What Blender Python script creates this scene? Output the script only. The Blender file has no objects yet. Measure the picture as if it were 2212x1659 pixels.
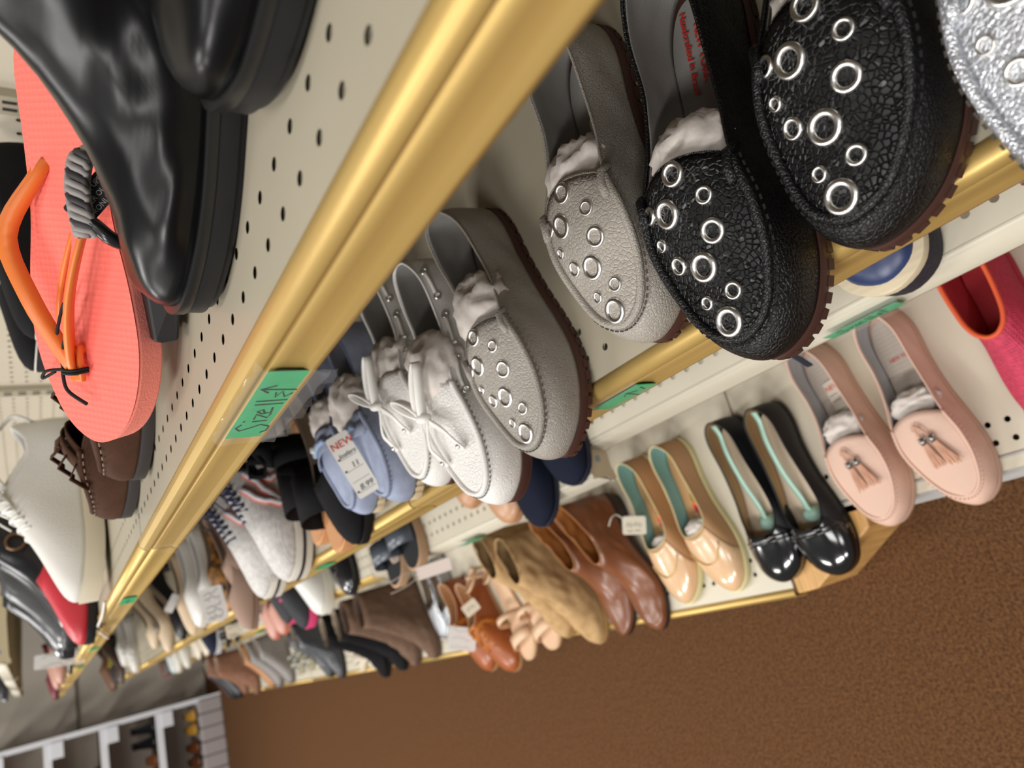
import bpy, math, random
import numpy as np
from mathutils import Vector, Matrix, noise
random.seed(7)
SC = bpy.context.scene
COL = SC.collection
# ------------------------------------------------------------------ camera
# X = into the shelving, Y = along the aisle, Z = up; the camera is the origin
FPX, PCX, PCY = 1534.0, 1106.0, 829.5
AX = np.array([[-0.24706857, -0.92601959, 0.28538544],
               [-0.51538308, 0.37498389, 0.77056301],
               [-0.82057139, 0.04329907, -0.56990156]])   # rows: world axes seen from the camera (right, down, forward)
cd = bpy.data.cameras.new('camera'); cam = bpy.data.objects.new('camera', cd); COL.objects.link(cam)
r_, d_, f_ = AX[:, 0], AX[:, 1], AX[:, 2]
cam.matrix_world = Matrix(((r_[0], -d_[0], -f_[0], 0), (r_[1], -d_[1], -f_[1], 0), (r_[2], -d_[2], -f_[2], 0), (0, 0, 0, 1)))
cd.sensor_width = 36; cd.lens = FPX / 2212 * 36; cd.clip_start = 0.01
cd.dof.use_dof = True; cd.dof.focus_distance = 0.47; cd.dof.aperture_fstop = 7.0
SC.camera = cam
def at(px, py, z):
    """point of the horizontal plane z seen at a photo pixel"""
    w = AX @ np.array([px - PCX, py - PCY, FPX]); t = z / w[2]
    return w[0] * t, w[1] * t
# ------------------------------------------------------------------ light and exposure
SC.view_settings.view_transform = 'Standard'; SC.view_settings.look = 'None'
SC.view_settings.gamma = 1; SC.view_settings.use_curve_mapping = False
SC.view_settings.exposure = 0.0
W = bpy.data.worlds.new('store_air'); SC.world = W; W.use_nodes = True
W.node_tree.nodes['Background'].inputs[0].default_value = (1, .97, .93, 1)
W.node_tree.nodes['Background'].inputs[1].default_value = 0.22
def area(name, loc, sx, sy, power, col=(1, .98, .95), rot=(0, 0, 0)):
    l = bpy.data.lights.new(name, 'AREA'); l.shape = 'RECTANGLE'; l.size = sx; l.size_y = sy; l.energy = power; l.color = col
    o = bpy.data.objects.new(name, l); COL.objects.link(o); o.location = loc; o.rotation_euler = rot
    return o
for i, (x, y, p) in enumerate([(-.6, .1, 13), (-.6, 2.4, 28), (-1.0, 4.6, 46), (-2.2, 1.0, 74), (-2.4, 3.4, 50), (-2.2, -.9, 50), (-.8, -1.8, 14)]):
    area('ceiling_lamp_light', (x, y, 1.62), .3, 1.2, p)

# ------------------------------------------------------------------ materials
def lin(h):
    h = h.lstrip('#'); c = [int(h[i:i + 2], 16) / 255 for i in (0, 2, 4)]
    return tuple(v / 12.92 if v <= .04045 else ((v + .055) / 1.055) ** 2.4 for v in c) + (1,)
MC = {}
def mat(name, col, rough=.5, metal=0, bump=None, scale=300, strength=.3, var=0, varscale=40, spec=.5, coat=0, col2=None, stretch=(1, 1, 1), alpha=1):
    if name in MC: return MC[name]
    m = bpy.data.materials.new(name); m.use_nodes = True; n = m.node_tree.nodes; l = m.node_tree.links
    b = n['Principled BSDF']; c = lin(col)
    b.inputs['Base Color'].default_value = c; b.inputs['Roughness'].default_value = rough; b.inputs['Metallic'].default_value = metal
    b.inputs['Specular IOR Level'].default_value = spec; b.inputs['Coat Weight'].default_value = coat; b.inputs['Coat Roughness'].default_value = .12
    b.inputs['Alpha'].default_value = alpha
    if bump or var:
        tc = n.new('ShaderNodeTexCoord'); mp = n.new('ShaderNodeMapping'); l.new(tc.outputs['Object'], mp.inputs[0]); mp.inputs['Scale'].default_value = stretch
    if bump:
        bp = n.new('ShaderNodeBump'); bp.inputs['Strength'].default_value = strength; bp.inputs['Distance'].default_value = .002
        if bump == 'leather':
            t = n.new('ShaderNodeTexVoronoi'); t.feature = 'DISTANCE_TO_EDGE'; t.inputs['Scale'].default_value = scale
            nz = n.new('ShaderNodeTexNoise'); nz.inputs['Scale'].default_value = scale * .6; nz.inputs['Detail'].default_value = 2
            mx = n.new('ShaderNodeMixRGB'); mx.blend_type = 'LINEAR_LIGHT'; mx.inputs[0].default_value = .0005
            l.new(mp.outputs[0], nz.inputs[0]); l.new(mp.outputs[0], mx.inputs[1]); l.new(nz.outputs['Color'], mx.inputs[2]); l.new(mx.outputs[0], t.inputs[0])
            rr = n.new('ShaderNodeMapRange'); rr.inputs[2].default_value = .16; l.new(t.outputs['Distance'], rr.inputs[0]); h = rr.outputs[0]
        elif bump == 'weave':
            t = n.new('ShaderNodeTexWave'); t.inputs['Scale'].default_value = scale; t.inputs['Distortion'].default_value = 1; l.new(mp.outputs[0], t.inputs[0]); h = t.outputs['Fac']
        elif bump == 'dots':
            t = n.new('ShaderNodeTexVoronoi'); t.inputs['Scale'].default_value = scale; t.inputs['Randomness'].default_value = .0; l.new(mp.outputs[0], t.inputs[0]); h = t.outputs['Distance']
        else:
            t = n.new('ShaderNodeTexNoise'); t.inputs['Scale'].default_value = scale; t.inputs['Detail'].default_value = 4; l.new(mp.outputs[0], t.inputs[0]); h = t.outputs['Fac']
        l.new(h, bp.inputs['Height']); l.new(bp.outputs[0], b.inputs['Normal'])
    if var:
        t2 = n.new('ShaderNodeTexNoise'); t2.inputs['Scale'].default_value = varscale; t2.inputs['Detail'].default_value = 5
        l.new(mp.outputs[0], t2.inputs[0]); rp = n.new('ShaderNodeValToRGB')
        c2 = lin(col2) if col2 else tuple(min(1, v * (1 - var)) for v in c[:3]) + (1,)
        c1 = c if col2 else tuple(min(1, v * (1 + var)) for v in c[:3]) + (1,)
        rp.color_ramp.elements[0].position = .35; rp.color_ramp.elements[1].position = .65
        rp.color_ramp.elements[0].color = c2; rp.color_ramp.elements[1].color = c1
        l.new(t2.outputs['Fac'], rp.inputs[0]); l.new(rp.outputs[0], b.inputs['Base Color'])
    MC[name] = m
    return m
def leather(col, rough=.42, grain=330, s=.35): return mat('leather_' + col.strip('#') + str(grain), col, rough, bump='leather', scale=grain, strength=s)
def smooth_l(col, rough=.35, coat=0): return mat('smooth_' + col.strip('#') + str(coat), col, rough, bump='noise', scale=60, strength=.08, coat=coat)
def suede(col): return mat('suede_' + col.strip('#'), col, .85, bump='noise', scale=500, strength=.25, var=.1, varscale=60, spec=.2)
def cloth(col, sc=700): return mat('cloth_' + col.strip('#'), col, .8, bump='weave', scale=sc, strength=.3, spec=.2)
def knit(col, sc=420): return mat('knit_' + col.strip('#'), col, .8, bump='dots', scale=sc, strength=.6, spec=.2)
def rubber(col, rough=.55): return mat('rubber_' + col.strip('#'), col, rough, spec=.35)
def plain(col, rough=.6, **k): return mat('plain_' + col.strip('#') + str(rough), col, rough, **k)
SILVER = mat('silver_metal', '#e9e7e3', .3, 1)
GOLD = mat('gold_rail_paint', '#cfae68', .42, .5, bump='noise', scale=900, strength=.03, var=.04, varscale=6)
CREAM = mat('cream_enamel_shaded', '#ada490', .42, var=.03, varscale=8)  # enamel darkened, painting in the shade on the upper decks
CREAM2 = mat('cream_enamel_lit', '#cfc7b4', .4, var=.03, varscale=8)  # same enamel without the painted shade, for the lower levels
PAPER = mat('tissue_paper', '#d9d0c8', .85, bump='noise', scale=120, strength=.25, spec=.1)
INK = plain('#16161a', .7); RED = plain('#cf2a20', .6); CARD = plain('#e9e6de', .6); GREEN = mat('green_card', '#35a46b', .6, var=.05, varscale=60)
GREY_LINING = mat('grey_lining', '#8d8a86', .5, bump='leather', scale=500, strength=.12)
BROWN_SOLE = rubber('#4a2f28', .5); BLACK_RUB = rubber('#17171a', .45)
def tape_mat():
    m = bpy.data.materials.new('clear_tape'); m.use_nodes = True; b = m.node_tree.nodes['Principled BSDF']
    b.inputs['Base Color'].default_value = (.95, .95, .95, 1); b.inputs['Roughness'].default_value = .08; b.inputs['Alpha'].default_value = .07
    b.inputs['Coat Weight'].default_value = .6
    return m
TAPE = tape_mat()
def holes_mat(name, base, pitch, x0, x1, y0, rad, ybase):
    """painted deck with punched-through holes in the rows between x0 and x1"""
    m = base.copy(); m.name = name; n = m.node_tree.nodes; l = m.node_tree.links; b = n['Principled BSDF']; out = n['Material Output']
    tc = n.new('ShaderNodeTexCoord'); sp = n.new('ShaderNodeSeparateXYZ'); l.new(tc.outputs['Object'], sp.inputs[0])
    def mth(op, a, bb=None):
        k = n.new('ShaderNodeMath'); k.operation = op
        for i, v in enumerate((a, bb)):
            if v is None: continue
            if isinstance(v, (int, float)): k.inputs[i].default_value = v
            else: l.new(v, k.inputs[i])
        return k.outputs[0]
    def cell(o, off):
        v = mth('DIVIDE', mth('SUBTRACT', o, off), pitch); v = mth('SUBTRACT', v, mth('FLOOR', mth('ADD', v, .5))); return mth('MULTIPLY', v, pitch)
    dx = cell(sp.outputs[0], x0); dy = cell(sp.outputs[1], y0)
    d = mth('SQRT', mth('ADD', mth('MULTIPLY', dx, dx), mth('MULTIPLY', dy, dy)))
    inside = mth('MULTIPLY', mth('LESS_THAN', d, rad), mth('MULTIPLY', mth('GREATER_THAN', sp.outputs[0], x0 - .01), mth('LESS_THAN', sp.outputs[0], x1 + .01)))
    tr = n.new('ShaderNodeBsdfTransparent'); mx = n.new('ShaderNodeMixShader')
    l.new(inside, mx.inputs[0]); l.new(b.outputs[0], mx.inputs[1]); l.new(tr.outputs[0], mx.inputs[2]); l.new(mx.outputs[0], out.inputs[0])
    return m

# ------------------------------------------------------------------ object helpers
def obj(name, v, f, m, parent=None, smooth=True, mats=None, fm=None):
    me = bpy.data.meshes.new(name); me.from_pydata([tuple(map(float, p)) for p in v], [], [tuple(int(i) for i in q) for q in f]); me.update()
    for k in (mats or [m]): me.materials.append(k)
    if smooth: me.polygons.foreach_set('use_smooth', [True] * len(me.polygons))
    if fm is not None: me.polygons.foreach_set('material_index', list(fm))
    o = bpy.data.objects.new(name, me); COL.objects.link(o)
    if parent is not None: o.parent = parent
    return o
def tag(o, label, cat, group=None, kind=None):
    o['label'] = label; o['category'] = cat
    if group: o['group'] = group
    if kind: o['kind'] = kind
    return o
def thing(name, label, cat, loc=(0, 0, 0), rotz=0, group=None):
    o = bpy.data.objects.new(name, None); COL.objects.link(o); o.empty_display_size = .03
    o.location = loc; o.rotation_euler = (0, 0, rotz); return tag(o, label, cat, group)
def struct(name, v, f, m, smooth=False):
    o = obj(name, v, f, m, smooth=smooth); o['kind'] = 'structure'; return o
class MB:
    def __init__(s): s.v = []; s.f = []
    def add(s, v, f):
        n = len(s.v); s.v += [tuple(p) for p in v]; s.f += [tuple(i + n for i in q) for q in f]; return s
    def box(s, x0, x1, y0, y1, z0, z1):
        v = [(x, y, z) for x in (x0, x1) for y in (y0, y1) for z in (z0, z1)]
        return s.add(v, [(0, 1, 3, 2), (4, 6, 7, 5), (0, 4, 5, 1), (2, 3, 7, 6), (0, 2, 6, 4), (1, 5, 7, 3)])
    def tube(s, pts, r, n=8, close=False, flat=1.0):
        pts = [Vector(p) for p in pts]; N = len(pts); rs = r if hasattr(r, '__len__') else [r] * N
        v = []; up = None
        for i, p in enumerate(pts):
            a = pts[(i - 1) % N] if (close or i > 0) else p; b = pts[(i + 1) % N] if (close or i < N - 1) else p
            t = (b - a).normalized() if (b - a).length > 1e-9 else Vector((1, 0, 0))
            if up is None: up = Vector((0, 0, 1)) if abs(t.z) < .9 else Vector((0, 1, 0))
            s1 = t.cross(up)
            if s1.length < 1e-6: s1 = t.orthogonal()
            s1.normalize(); s2 = s1.cross(t); up = s2
            for k in range(n):
                an = 2 * math.pi * k / n; v.append(p + s1 * (rs[i] * math.cos(an)) + s2 * (rs[i] * flat * math.sin(an)))
        f = []
        for i in range(N if close else N - 1):
            for k in range(n):
                a = i * n + k; b = i * n + (k + 1) % n; c = ((i + 1) % N) * n + (k + 1) % n; d = ((i + 1) % N) * n + k; f.append((a, b, c, d))
        if not close: f += [tuple(range(n))[::-1], tuple((N - 1) * n + k for k in range(n))]
        return s.add(v, f)
    def ribbon(s, pts, sides, w, th):
        """flat strap: path pts, side direction per point (or one), width w, thickness th"""
        pts = [Vector(p) for p in pts]; N = len(pts); v = []
        ws = w if hasattr(w, '__len__') else [w] * N
        for i, p in enumerate(pts):
            t = (pts[min(i + 1, N - 1)] - pts[max(i - 1, 0)]).normalized()
            sd = Vector(sides[i] if hasattr(sides[0], '__len__') else sides); sd = (sd - t * sd.dot(t)).normalized(); nn = t.cross(sd).normalized()
            for a, b in ((-1, -1), (1, -1), (1, 1), (-1, 1)): v.append(p + sd * (a * ws[i] / 2) + nn * (b * th / 2))
        f = [(i * 4 + k, i * 4 + (k + 1) % 4, i * 4 + 4 + (k + 1) % 4, i * 4 + 4 + k) for i in range(N - 1) for k in range(4)]
        f += [(3, 2, 1, 0), tuple((N - 1) * 4 + k for k in range(4))]
        return s.add(v, f)
    def lathe(s, prof, M, n=20):
        v = []; m = len(prof)
        for k in range(n):
            a = 2 * math.pi * k / n
            v += [M @ Vector((r * math.cos(a), r * math.sin(a), z)) for r, z in prof]
        f = [(k * m + i, ((k + 1) % n) * m + i, ((k + 1) % n) * m + i + 1, k * m + i + 1) for k in range(n) for i in range(m - 1)]
        return s.add(v, f)
    def prism(s, poly, z0, z1):
        n = len(poly); v = [(x, y, z0) for x, y in poly] + [(x, y, z1) for x, y in poly]
        return s.add(v, [tuple(range(n))[::-1], tuple(range(n, 2 * n))] + [(i, (i + 1) % n, n + (i + 1) % n, n + i) for i in range(n)])
    def build(s, name, m, parent=None, smooth=False): return obj(name, s.v, s.f, m, parent, smooth)
def bevel(o, w, seg=2):
    b = o.modifiers.new('bevel', 'BEVEL'); b.width = w; b.segments = seg; b.limit_method = 'ANGLE'; return o
def text_mesh(name, s, size, M, m, parent=None, shear=0, ext=.0003, align='LEFT'):
    c = bpy.data.curves.new(name, 'FONT'); c.body = s; c.size = size; c.extrude = ext; c.shear = shear; c.align_x = align; c.resolution_u = 3
    t = bpy.data.objects.new(name + '_curve', c); me = bpy.data.meshes.new_from_object(t); bpy.data.objects.remove(t); bpy.data.curves.remove(c)
    me.transform(M); me.materials.clear(); me.materials.append(m); me.name = name
    o = bpy.data.objects.new(name, me); COL.objects.link(o)
    if parent: o.parent = parent
    return o
def crom(ctrl, n, closed=False, seg=None):
    """Catmull-Rom through control rows, n samples"""
    P = np.array(ctrl, float); K = len(P); out = []
    span = K if closed else K - 1
    for i in range(n):
        t = span * i / (n if closed else n - 1); k = min(int(t), span - 1); u = t - k
        g = (lambda j: P[j % K]) if closed else (lambda j: P[min(max(j, 0), K - 1)])
        p0, p1, p2, p3 = g(k - 1), g(k), g(k + 1), g(k + 2)
        out.append(.5 * ((2 * p1) + (-p0 + p2) * u + (2 * p0 - 5 * p1 + 4 * p2 - p3) * u * u + (-p0 + 3 * p1 - 3 * p2 + p3) * u ** 3))
    return np.array(out)
# ------------------------------------------------------------------ the setting
FLOOR = -1.19; Z1, Z2, Z3, Z4 = -.096, -.401, -.706, -1.07
cm = mat('brown_carpet', '#7c5738', .95, bump='noise', scale=420, strength=.9, var=.3, varscale=210, col2='#523724', spec=.1)
cm.node_tree.nodes['Bump'].inputs['Distance'].default_value = .006
for nd in cm.node_tree.nodes:
    if nd.type == 'TEX_NOISE': nd.inputs['Detail'].default_value = 6
struct('floor', *(lambda b: (b.v, b.f))(MB().box(-4, .9, -2.5, 7.2, FLOOR - .03, FLOOR)), cm)
struct('wall_back', *(lambda b: (b.v, b.f))(MB().box(-4, .9, 6.95, 7.05, FLOOR, 1.7)), mat('beige_wall', '#bdb4a6', .7, var=.04, varscale=2))
struct('trim_1', *(lambda b: (b.v, b.f))(MB().box(-4, .69, 6.925, 6.95, -.27, -.255)), plain('#6f6557', .6))

YB = [-.75, .815, 1.729, 2.643, 3.557, 4.471, 5.385]
BACK = .69
g = thing('gondola', 'long cream metal shop shelving run with slotted uprights holding all the shoe shelves', 'shelving', (.69, 2.3, FLOOR))
peg = holes_mat('pegboard_panel', mat('pegboard_paint', '#cdc3b0', .5, var=.03, varscale=5), .0254, -10, 10, 0, .0032, 0)
# pegboard pattern runs over y and z on the back panel
for nd in peg.node_tree.nodes:
    if nd.type == 'SEPXYZ':
        lk = peg.node_tree.links
        mp = peg.node_tree.nodes.new('ShaderNodeCombineXYZ')
        for L_ in list(nd.outputs[0].links):
            to = L_.to_socket; lk.remove(L_); lk.new(nd.outputs[2], to)
dark_back = plain('#4d4438', .9)
for i in range(6):
    o = MB().box(BACK - .69, BACK - .686, YB[i] - 2.3 + .012, YB[i + 1] - 2.3 - .012, .12, 2.2).build('back_panel', peg, g)
o = MB().box(.012, .016, -3.05, 3.085, .1, 2.2).build('rear_skin', plain('#a89d8a', .8), g)
for i, y in enumerate(YB):
    b = MB(); b.box(-.012, .011, y - 2.3 - .016, y - 2.3 + .016, 0, 2.2); u = b.build('upright', CREAM, g)
    s = MB()
    for k in range(66):
        z = 1.0 + k * .0254
        if z < 2.15:
            for dy in (-.006, .006): s.box(-.0128, -.0118, y - 2.3 + dy - .0022, y - 2.3 + dy + .0022, z, z + .014)
    s.build('slots', plain('#2a2722', .8), u)

def rail_profile(x0, z0, h):
    return [(x0 + .016, z0 - .002), (x0 + .0145, z0 + .0005), (x0 + .0105, z0 + .0022), (x0 + .006, z0 + .002), (x0 + .0022, z0 - .0008), (x0 + .0006, z0 - .005),
            (x0 + .0008, z0 - .0068), (x0 + .0034, z0 - .0078), (x0 + .0034, z0 - .009), (x0 + .001, z0 - .0102), (x0 + .0014, z0 - .5 * h), (x0 + .001, z0 - h + .006), (x0 - .0012, z0 - h + .0025), (x0 - .0012, z0 - h), (x0 + .002, z0 - h), (x0 + .004, z0 - h + .004)]
def plain_profile(x0, z0, h):
    return [(x0 + .016, z0 - .002), (x0 + .013, z0), (x0 + .009, z0 - .0005), (x0 + .0085, z0 - .003), (x0 + .006, z0 - .004), (x0 + .0005, z0 - h + .008), (x0 - .002, z0 - h + .004), (x0 - .002, z0 - h), (x0 + .002, z0 - h + .001), (x0 + .006, z0 - h + .008)]
def silver_profile(x0, z0, h):
    return [(x0 + .034, z0 - .001), (x0 + .030, z0 + .002), (x0 + .027, z0 - .002), (x0 + .024, z0 - .003), (x0 + .004, z0 - h + .006), (x0, z0 - h + .005), (x0, z0 - h), (x0 + .004, z0 - h)]
def extrude_y(prof, y0, y1, ry):
    v = [(x, y, z - ry) for y in (y0, y1) for x, z in prof]; n = len(prof)
    return v, [(i, i + 1, n + i + 1, n + i) for i in range(n - 1)]
LEVEL = {1: 'top visible level', 2: 'second level', 3: 'third level', 4: 'bottom level', 0: 'level above the boots'}
BAYW = ['nearest bay', 'second bay along the aisle', 'third bay along the aisle', 'fourth bay along the aisle', 'fifth bay along the aisle', 'last bay at the far end']
SILVER_RAIL = mat('silver_rail', '#dcdbd8', .35, .4)
def shelf(level, bay, z, x0, h, rail, railname, prof=rail_profile):
    ya, yb = YB[bay] + .002, YB[bay + 1] - .002
    t = thing('shelf', f'{railname}-railed metal shelf board, {LEVEL[level]}, {BAYW[bay]}', 'shelf', (x0, ya, z), 0, 'shelf boards of the gondola')
    hm = holes_mat(f'perforated_deck_{level}_{bay}', CREAM if level < 3 else CREAM2, .0254, .0375 if level < 4 else .05, .0375 + .0254 if level < 4 else .0754, .2 - ya + (.0068 if level == 1 else 0), .0032 if level < 3 else .0042, 0)
    d = MB().box(.013, BACK - .014 - x0, 0, yb - ya, -.0022, 0).build('deck', hm, t)
    if level < 3: MB().box(.022, .09, .01, yb - ya - .01, -.0105, -.009).build('added_hole_backing', CREAM, t)  # strip added below the perforations so the holes show lit cream
    v, f = extrude_y([(a - x0, b - z) for a, b in prof(x0, z, h)], 0, yb - ya, 0)
    r = obj('price_rail', v, f, rail, t); so = r.modifiers.new('thickness', 'SOLIDIFY'); so.thickness = .0012; so.offset = 0
    if level == 3 or level == 0:
        for y in (0.0012, yb - ya - .0012):
            prof_ = [(.004, -.001), (.004, -h + .006), (-.004, -h - .004), (.002, -h - .012), (.02, -h - .006), (.12, -h - .004), (.5, -h - .02), (.5, -.003), (.02, -.001)]
            p = [(a, b) for a, b in prof_]; n = len(p)
            v = [(a, y - .0009, b) for a, b in p] + [(a, y + .0009, b) for a, b in p]
            pl = obj('end_bracket', v, [tuple(range(n)), tuple(range(n, 2 * n))[::-1]] + [(i, (i + 1) % n, n + (i + 1) % n, n + i) for i in range(n)], mat('bracket_enamel', '#c2b595', .45), t, smooth=False)
            hb = MB(); M = Matrix.Translation((.034, y - .0012, -.02)) @ Matrix.Rotation(math.pi / 2, 4, 'X'); hb.lathe([(0, 0), (.0055, 0)], M); hb.build('bracket_hole', plain('#8b98a0', .6), pl)
    else:
        MB().box(.02, .5, 0, .002, -.04, -.003).build('end_bracket', CREAM, t); MB().box(.02, .5, yb - ya - .002, yb - ya, -.04, -.003).build('end_bracket', CREAM, t)
    return t
for b in range(6):
    shelf(1, b, Z1, .141, .033, GOLD, 'gold')
    shelf(2, b, Z2, .1405, .036, GOLD, 'gold')
    shelf(3, b, Z3, .186 if b == 0 else .139, .036, CREAM2 if b < 2 else GOLD, 'cream' if b < 2 else 'gold', plain_profile)
    shelf(4, b, Z4, -.012 if b == 0 else -.111, .03, SILVER_RAIL if b == 0 else GOLD, 'silver' if b == 0 else 'gold', silver_profile if b == 0 else rail_profile)
    x0 = (.03 if b == 0 else -.07)
    MB().box(x0 - BACK, x0 - BACK + .02, YB[b] - 2.3, YB[b + 1] - 2.3, .002, .085).build('kick_plate', plain('#8c7d66', .6), g)
for b in (3, 4, 5): shelf(0, b, .1, .2, .036, CREAM2, 'cream', plain_profile)

# timber corner block closing the step between the two base shelves
poly = [(-.106, .812), (-.103, .77), (-.028, .645), (-.012 + .026, .64), (.014, .812)]
wb = MB().prism([(x, y) for x, y in poly], FLOOR + .0, Z4 + .0).build('corner_block', mat('pine_wood', '#c99a5c', .5, bump='noise', scale=30, strength=.05, var=.18, varscale=14, stretch=(1, 12, 1)))
tag(wb, 'pale varnished timber corner block under the black patent-toe flats at the bottom shelf end', 'block'); bevel(wb, .003)

# ------------------------------------------------------------------ display rack against the end wall
WHITE = mat('white_enamel', '#e4e6ea', .4)
rk = thing('display_rack', 'white steel display rack with brown shelf boards standing at the end of the aisle', 'rack', (-.1, 6.4, FLOOR))
MB().box(-.015, .02, -.03, .03, 0, 2.3).build('post', WHITE, rk)
MB().box(-1.6, .0, .44, .45, .05, 2.3).build('back_panel', plain('#b1a497', .7), rk)
bs = MB()
for k in range(16): bs.box(-.1 * k - .098, -.1 * k - .002, -.05 - .006 * (k % 2), .44, 0, .17)
o = bs.build('base', mat('base_panel', '#a59c9a', .6), rk); bevel(o, .01)
for z in (-.04, -.375, -.735, .3):
    zz = z - FLOOR
    MB().box(-1.6, -.015, -.03, .44, zz - .03, zz).build('shelf_board', plain('#5d4632', .7), rk)
    e = MB().box(-1.6, -.015, -.036, -.03, zz - .035, zz + .012).build('shelf_edge', WHITE, rk)
    MB().box(-.12, -.015, -.045, -.03, zz - .105, zz - .03).build('bracket', WHITE, rk)
# ------------------------------------------------------------------ shoe builder
# local frame: heel at x=0, toe at x=L, sole on z=0.  A style is a list of 10 rows (heel -> toe):
# Fu, Fw (feather line: fraction of L along, half width), Tu, Tw, Tz (top line), hv (how far the side rises straight), dz (drop of the shoulder below the top line)
def outline(toe='round', k=1.0):
    w = {'round': [0, .072, .110, .110, .122, .150, .168, .160, .112, 0], 'point': [0, .070, .105, .103, .115, .142, .150, .122, .068, 0],
         'almond': [0, .070, .108, .106, .118, .146, .160, .142, .086, 0], 'square': [0, .076, .115, .114, .126, .156, .172, .170, .138, 0]}[toe]
    u = [0, .022, .13, .30, .46, .60, .72, .84, .95 if toe != 'square' else .965, 1]
    return [(a, b * k) for a, b in zip(u, w)]
STY = {
 'moc': dict(F=[(0, 0), (.02, .07), (.13, .108), (.30, .108), (.46, .118), (.60, .138), (.73, .149), (.85, .134), (.95, .087), (1, 0)],
             T=[(.015, 0, .058), (.045, .055, .056), (.14, .092, .049), (.30, .094, .043), (.44, .106, .045), (.575, .124, .053), (.69, .139, .050), (.81, .121, .041), (.915, .074, .034), (.955, 0, .031)],
             hv=[.03] * 4 + [.03, .032, .030, .026, .022, .020], dz=[.01] * 5 + [.004, .003, .003, .003, .003], out=[.003] * 5 + [.004, .005, .006, .007, .007]),
 'flat': dict(T=[(.02, 0, .056), (.05, .053, .053), (.13, .088, .046), (.28, .092, .039), (.42, .102, .036), (.52, .110, .037), (.575, .100, .040), (.605, .078, .043), (.62, .042, .045), (.625, 0, .046)],
             hv=[.03] * 4 + [.024, .025, .026, .028, .030, .030], dz=[.01] * 4 + [.006, .005, .006, .008, .010, .011], out=[.003] * 10),
 'low': dict(T=[(.02, 0, .056), (.05, .053, .053), (.13, .088, .046), (.30, .092, .037), (.48, .108, .031), (.60, .118, .031), (.67, .106, .033), (.71, .082, .036), (.73, .044, .038), (.735, 0, .0385)],
             hv=[.03] * 4 + [.020, .020, .022, .024, .026, .026], dz=[.01] * 4 + [.005, .004, .005, .006, .007, .008], out=[.003] * 10),
 'loafer': dict(T=[(.02, 0, .060), (.05, .055, .058), (.13, .090, .052), (.28, .094, .050), (.38, .096, .056), (.45, .090, .063), (.48, .076, .067), (.495, .056, .070), (.505, .03, .072), (.508, 0, .0725)],
             hv=[.03] * 4 + [.03, .03, .03, .032, .034, .034], dz=[.01] * 4 + [.012, .014, .018, .022, .026, .028], out=[.003] * 10),
 'sneaker': dict(T=[(.01, 0, .082), (.045, .052, .078), (.12, .082, .066), (.22, .084, .066), (.30, .080, .078), (.36, .070, .088), (.40, .056, .094), (.425, .040, .097), (.44, .020, .099), (.445, 0, .0995)],
             hv=[.04] * 4 + [.035, .034, .034, .034, .036, .036], dz=[.02] * 4 + [.026, .030, .036, .042, .046, .048], out=[.004] * 10),
 'ankle': dict(T=[(.03, 0, .145), (.045, .045, .145), (.10, .080, .143), (.19, .090, .138), (.27, .085, .134), (.33, .070, .133), (.37, .052, .133), (.39, .034, .134), (.40, .016, .135), (.402, 0, .135)],
             hv=[.06] * 4 + [.045, .038, .036, .036, .038, .038], dz=[.05] * 4 + [.055, .064, .074, .080, .084, .086], out=[.003] * 10),
 'boot': dict(T=[(.02, 0, .25), (.04, .06, .25), (.10, .10, .25), (.19, .115, .25), (.28, .105, .25), (.35, .085, .25), (.395, .062, .25), (.42, .038, .25), (.43, .018, .25), (.432, 0, .25)],
             hv=[.08] * 4 + [.05, .046, .05, .054, .056, .056], dz=[.14] * 4 + [.16, .185, .21, .228, .234, .235], out=[.002] * 10),
}
def half_to_loop(rows):
    """right half rows (x, w, ...) -> closed control loop, right side first (y = -w)"""
    R = [(r[0], -r[1]) + tuple(r[2:]) for r in rows]; Lh = [(r[0], r[1]) + tuple(r[2:]) for r in rows[1:-1]][::-1]
    return R + Lh
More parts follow.
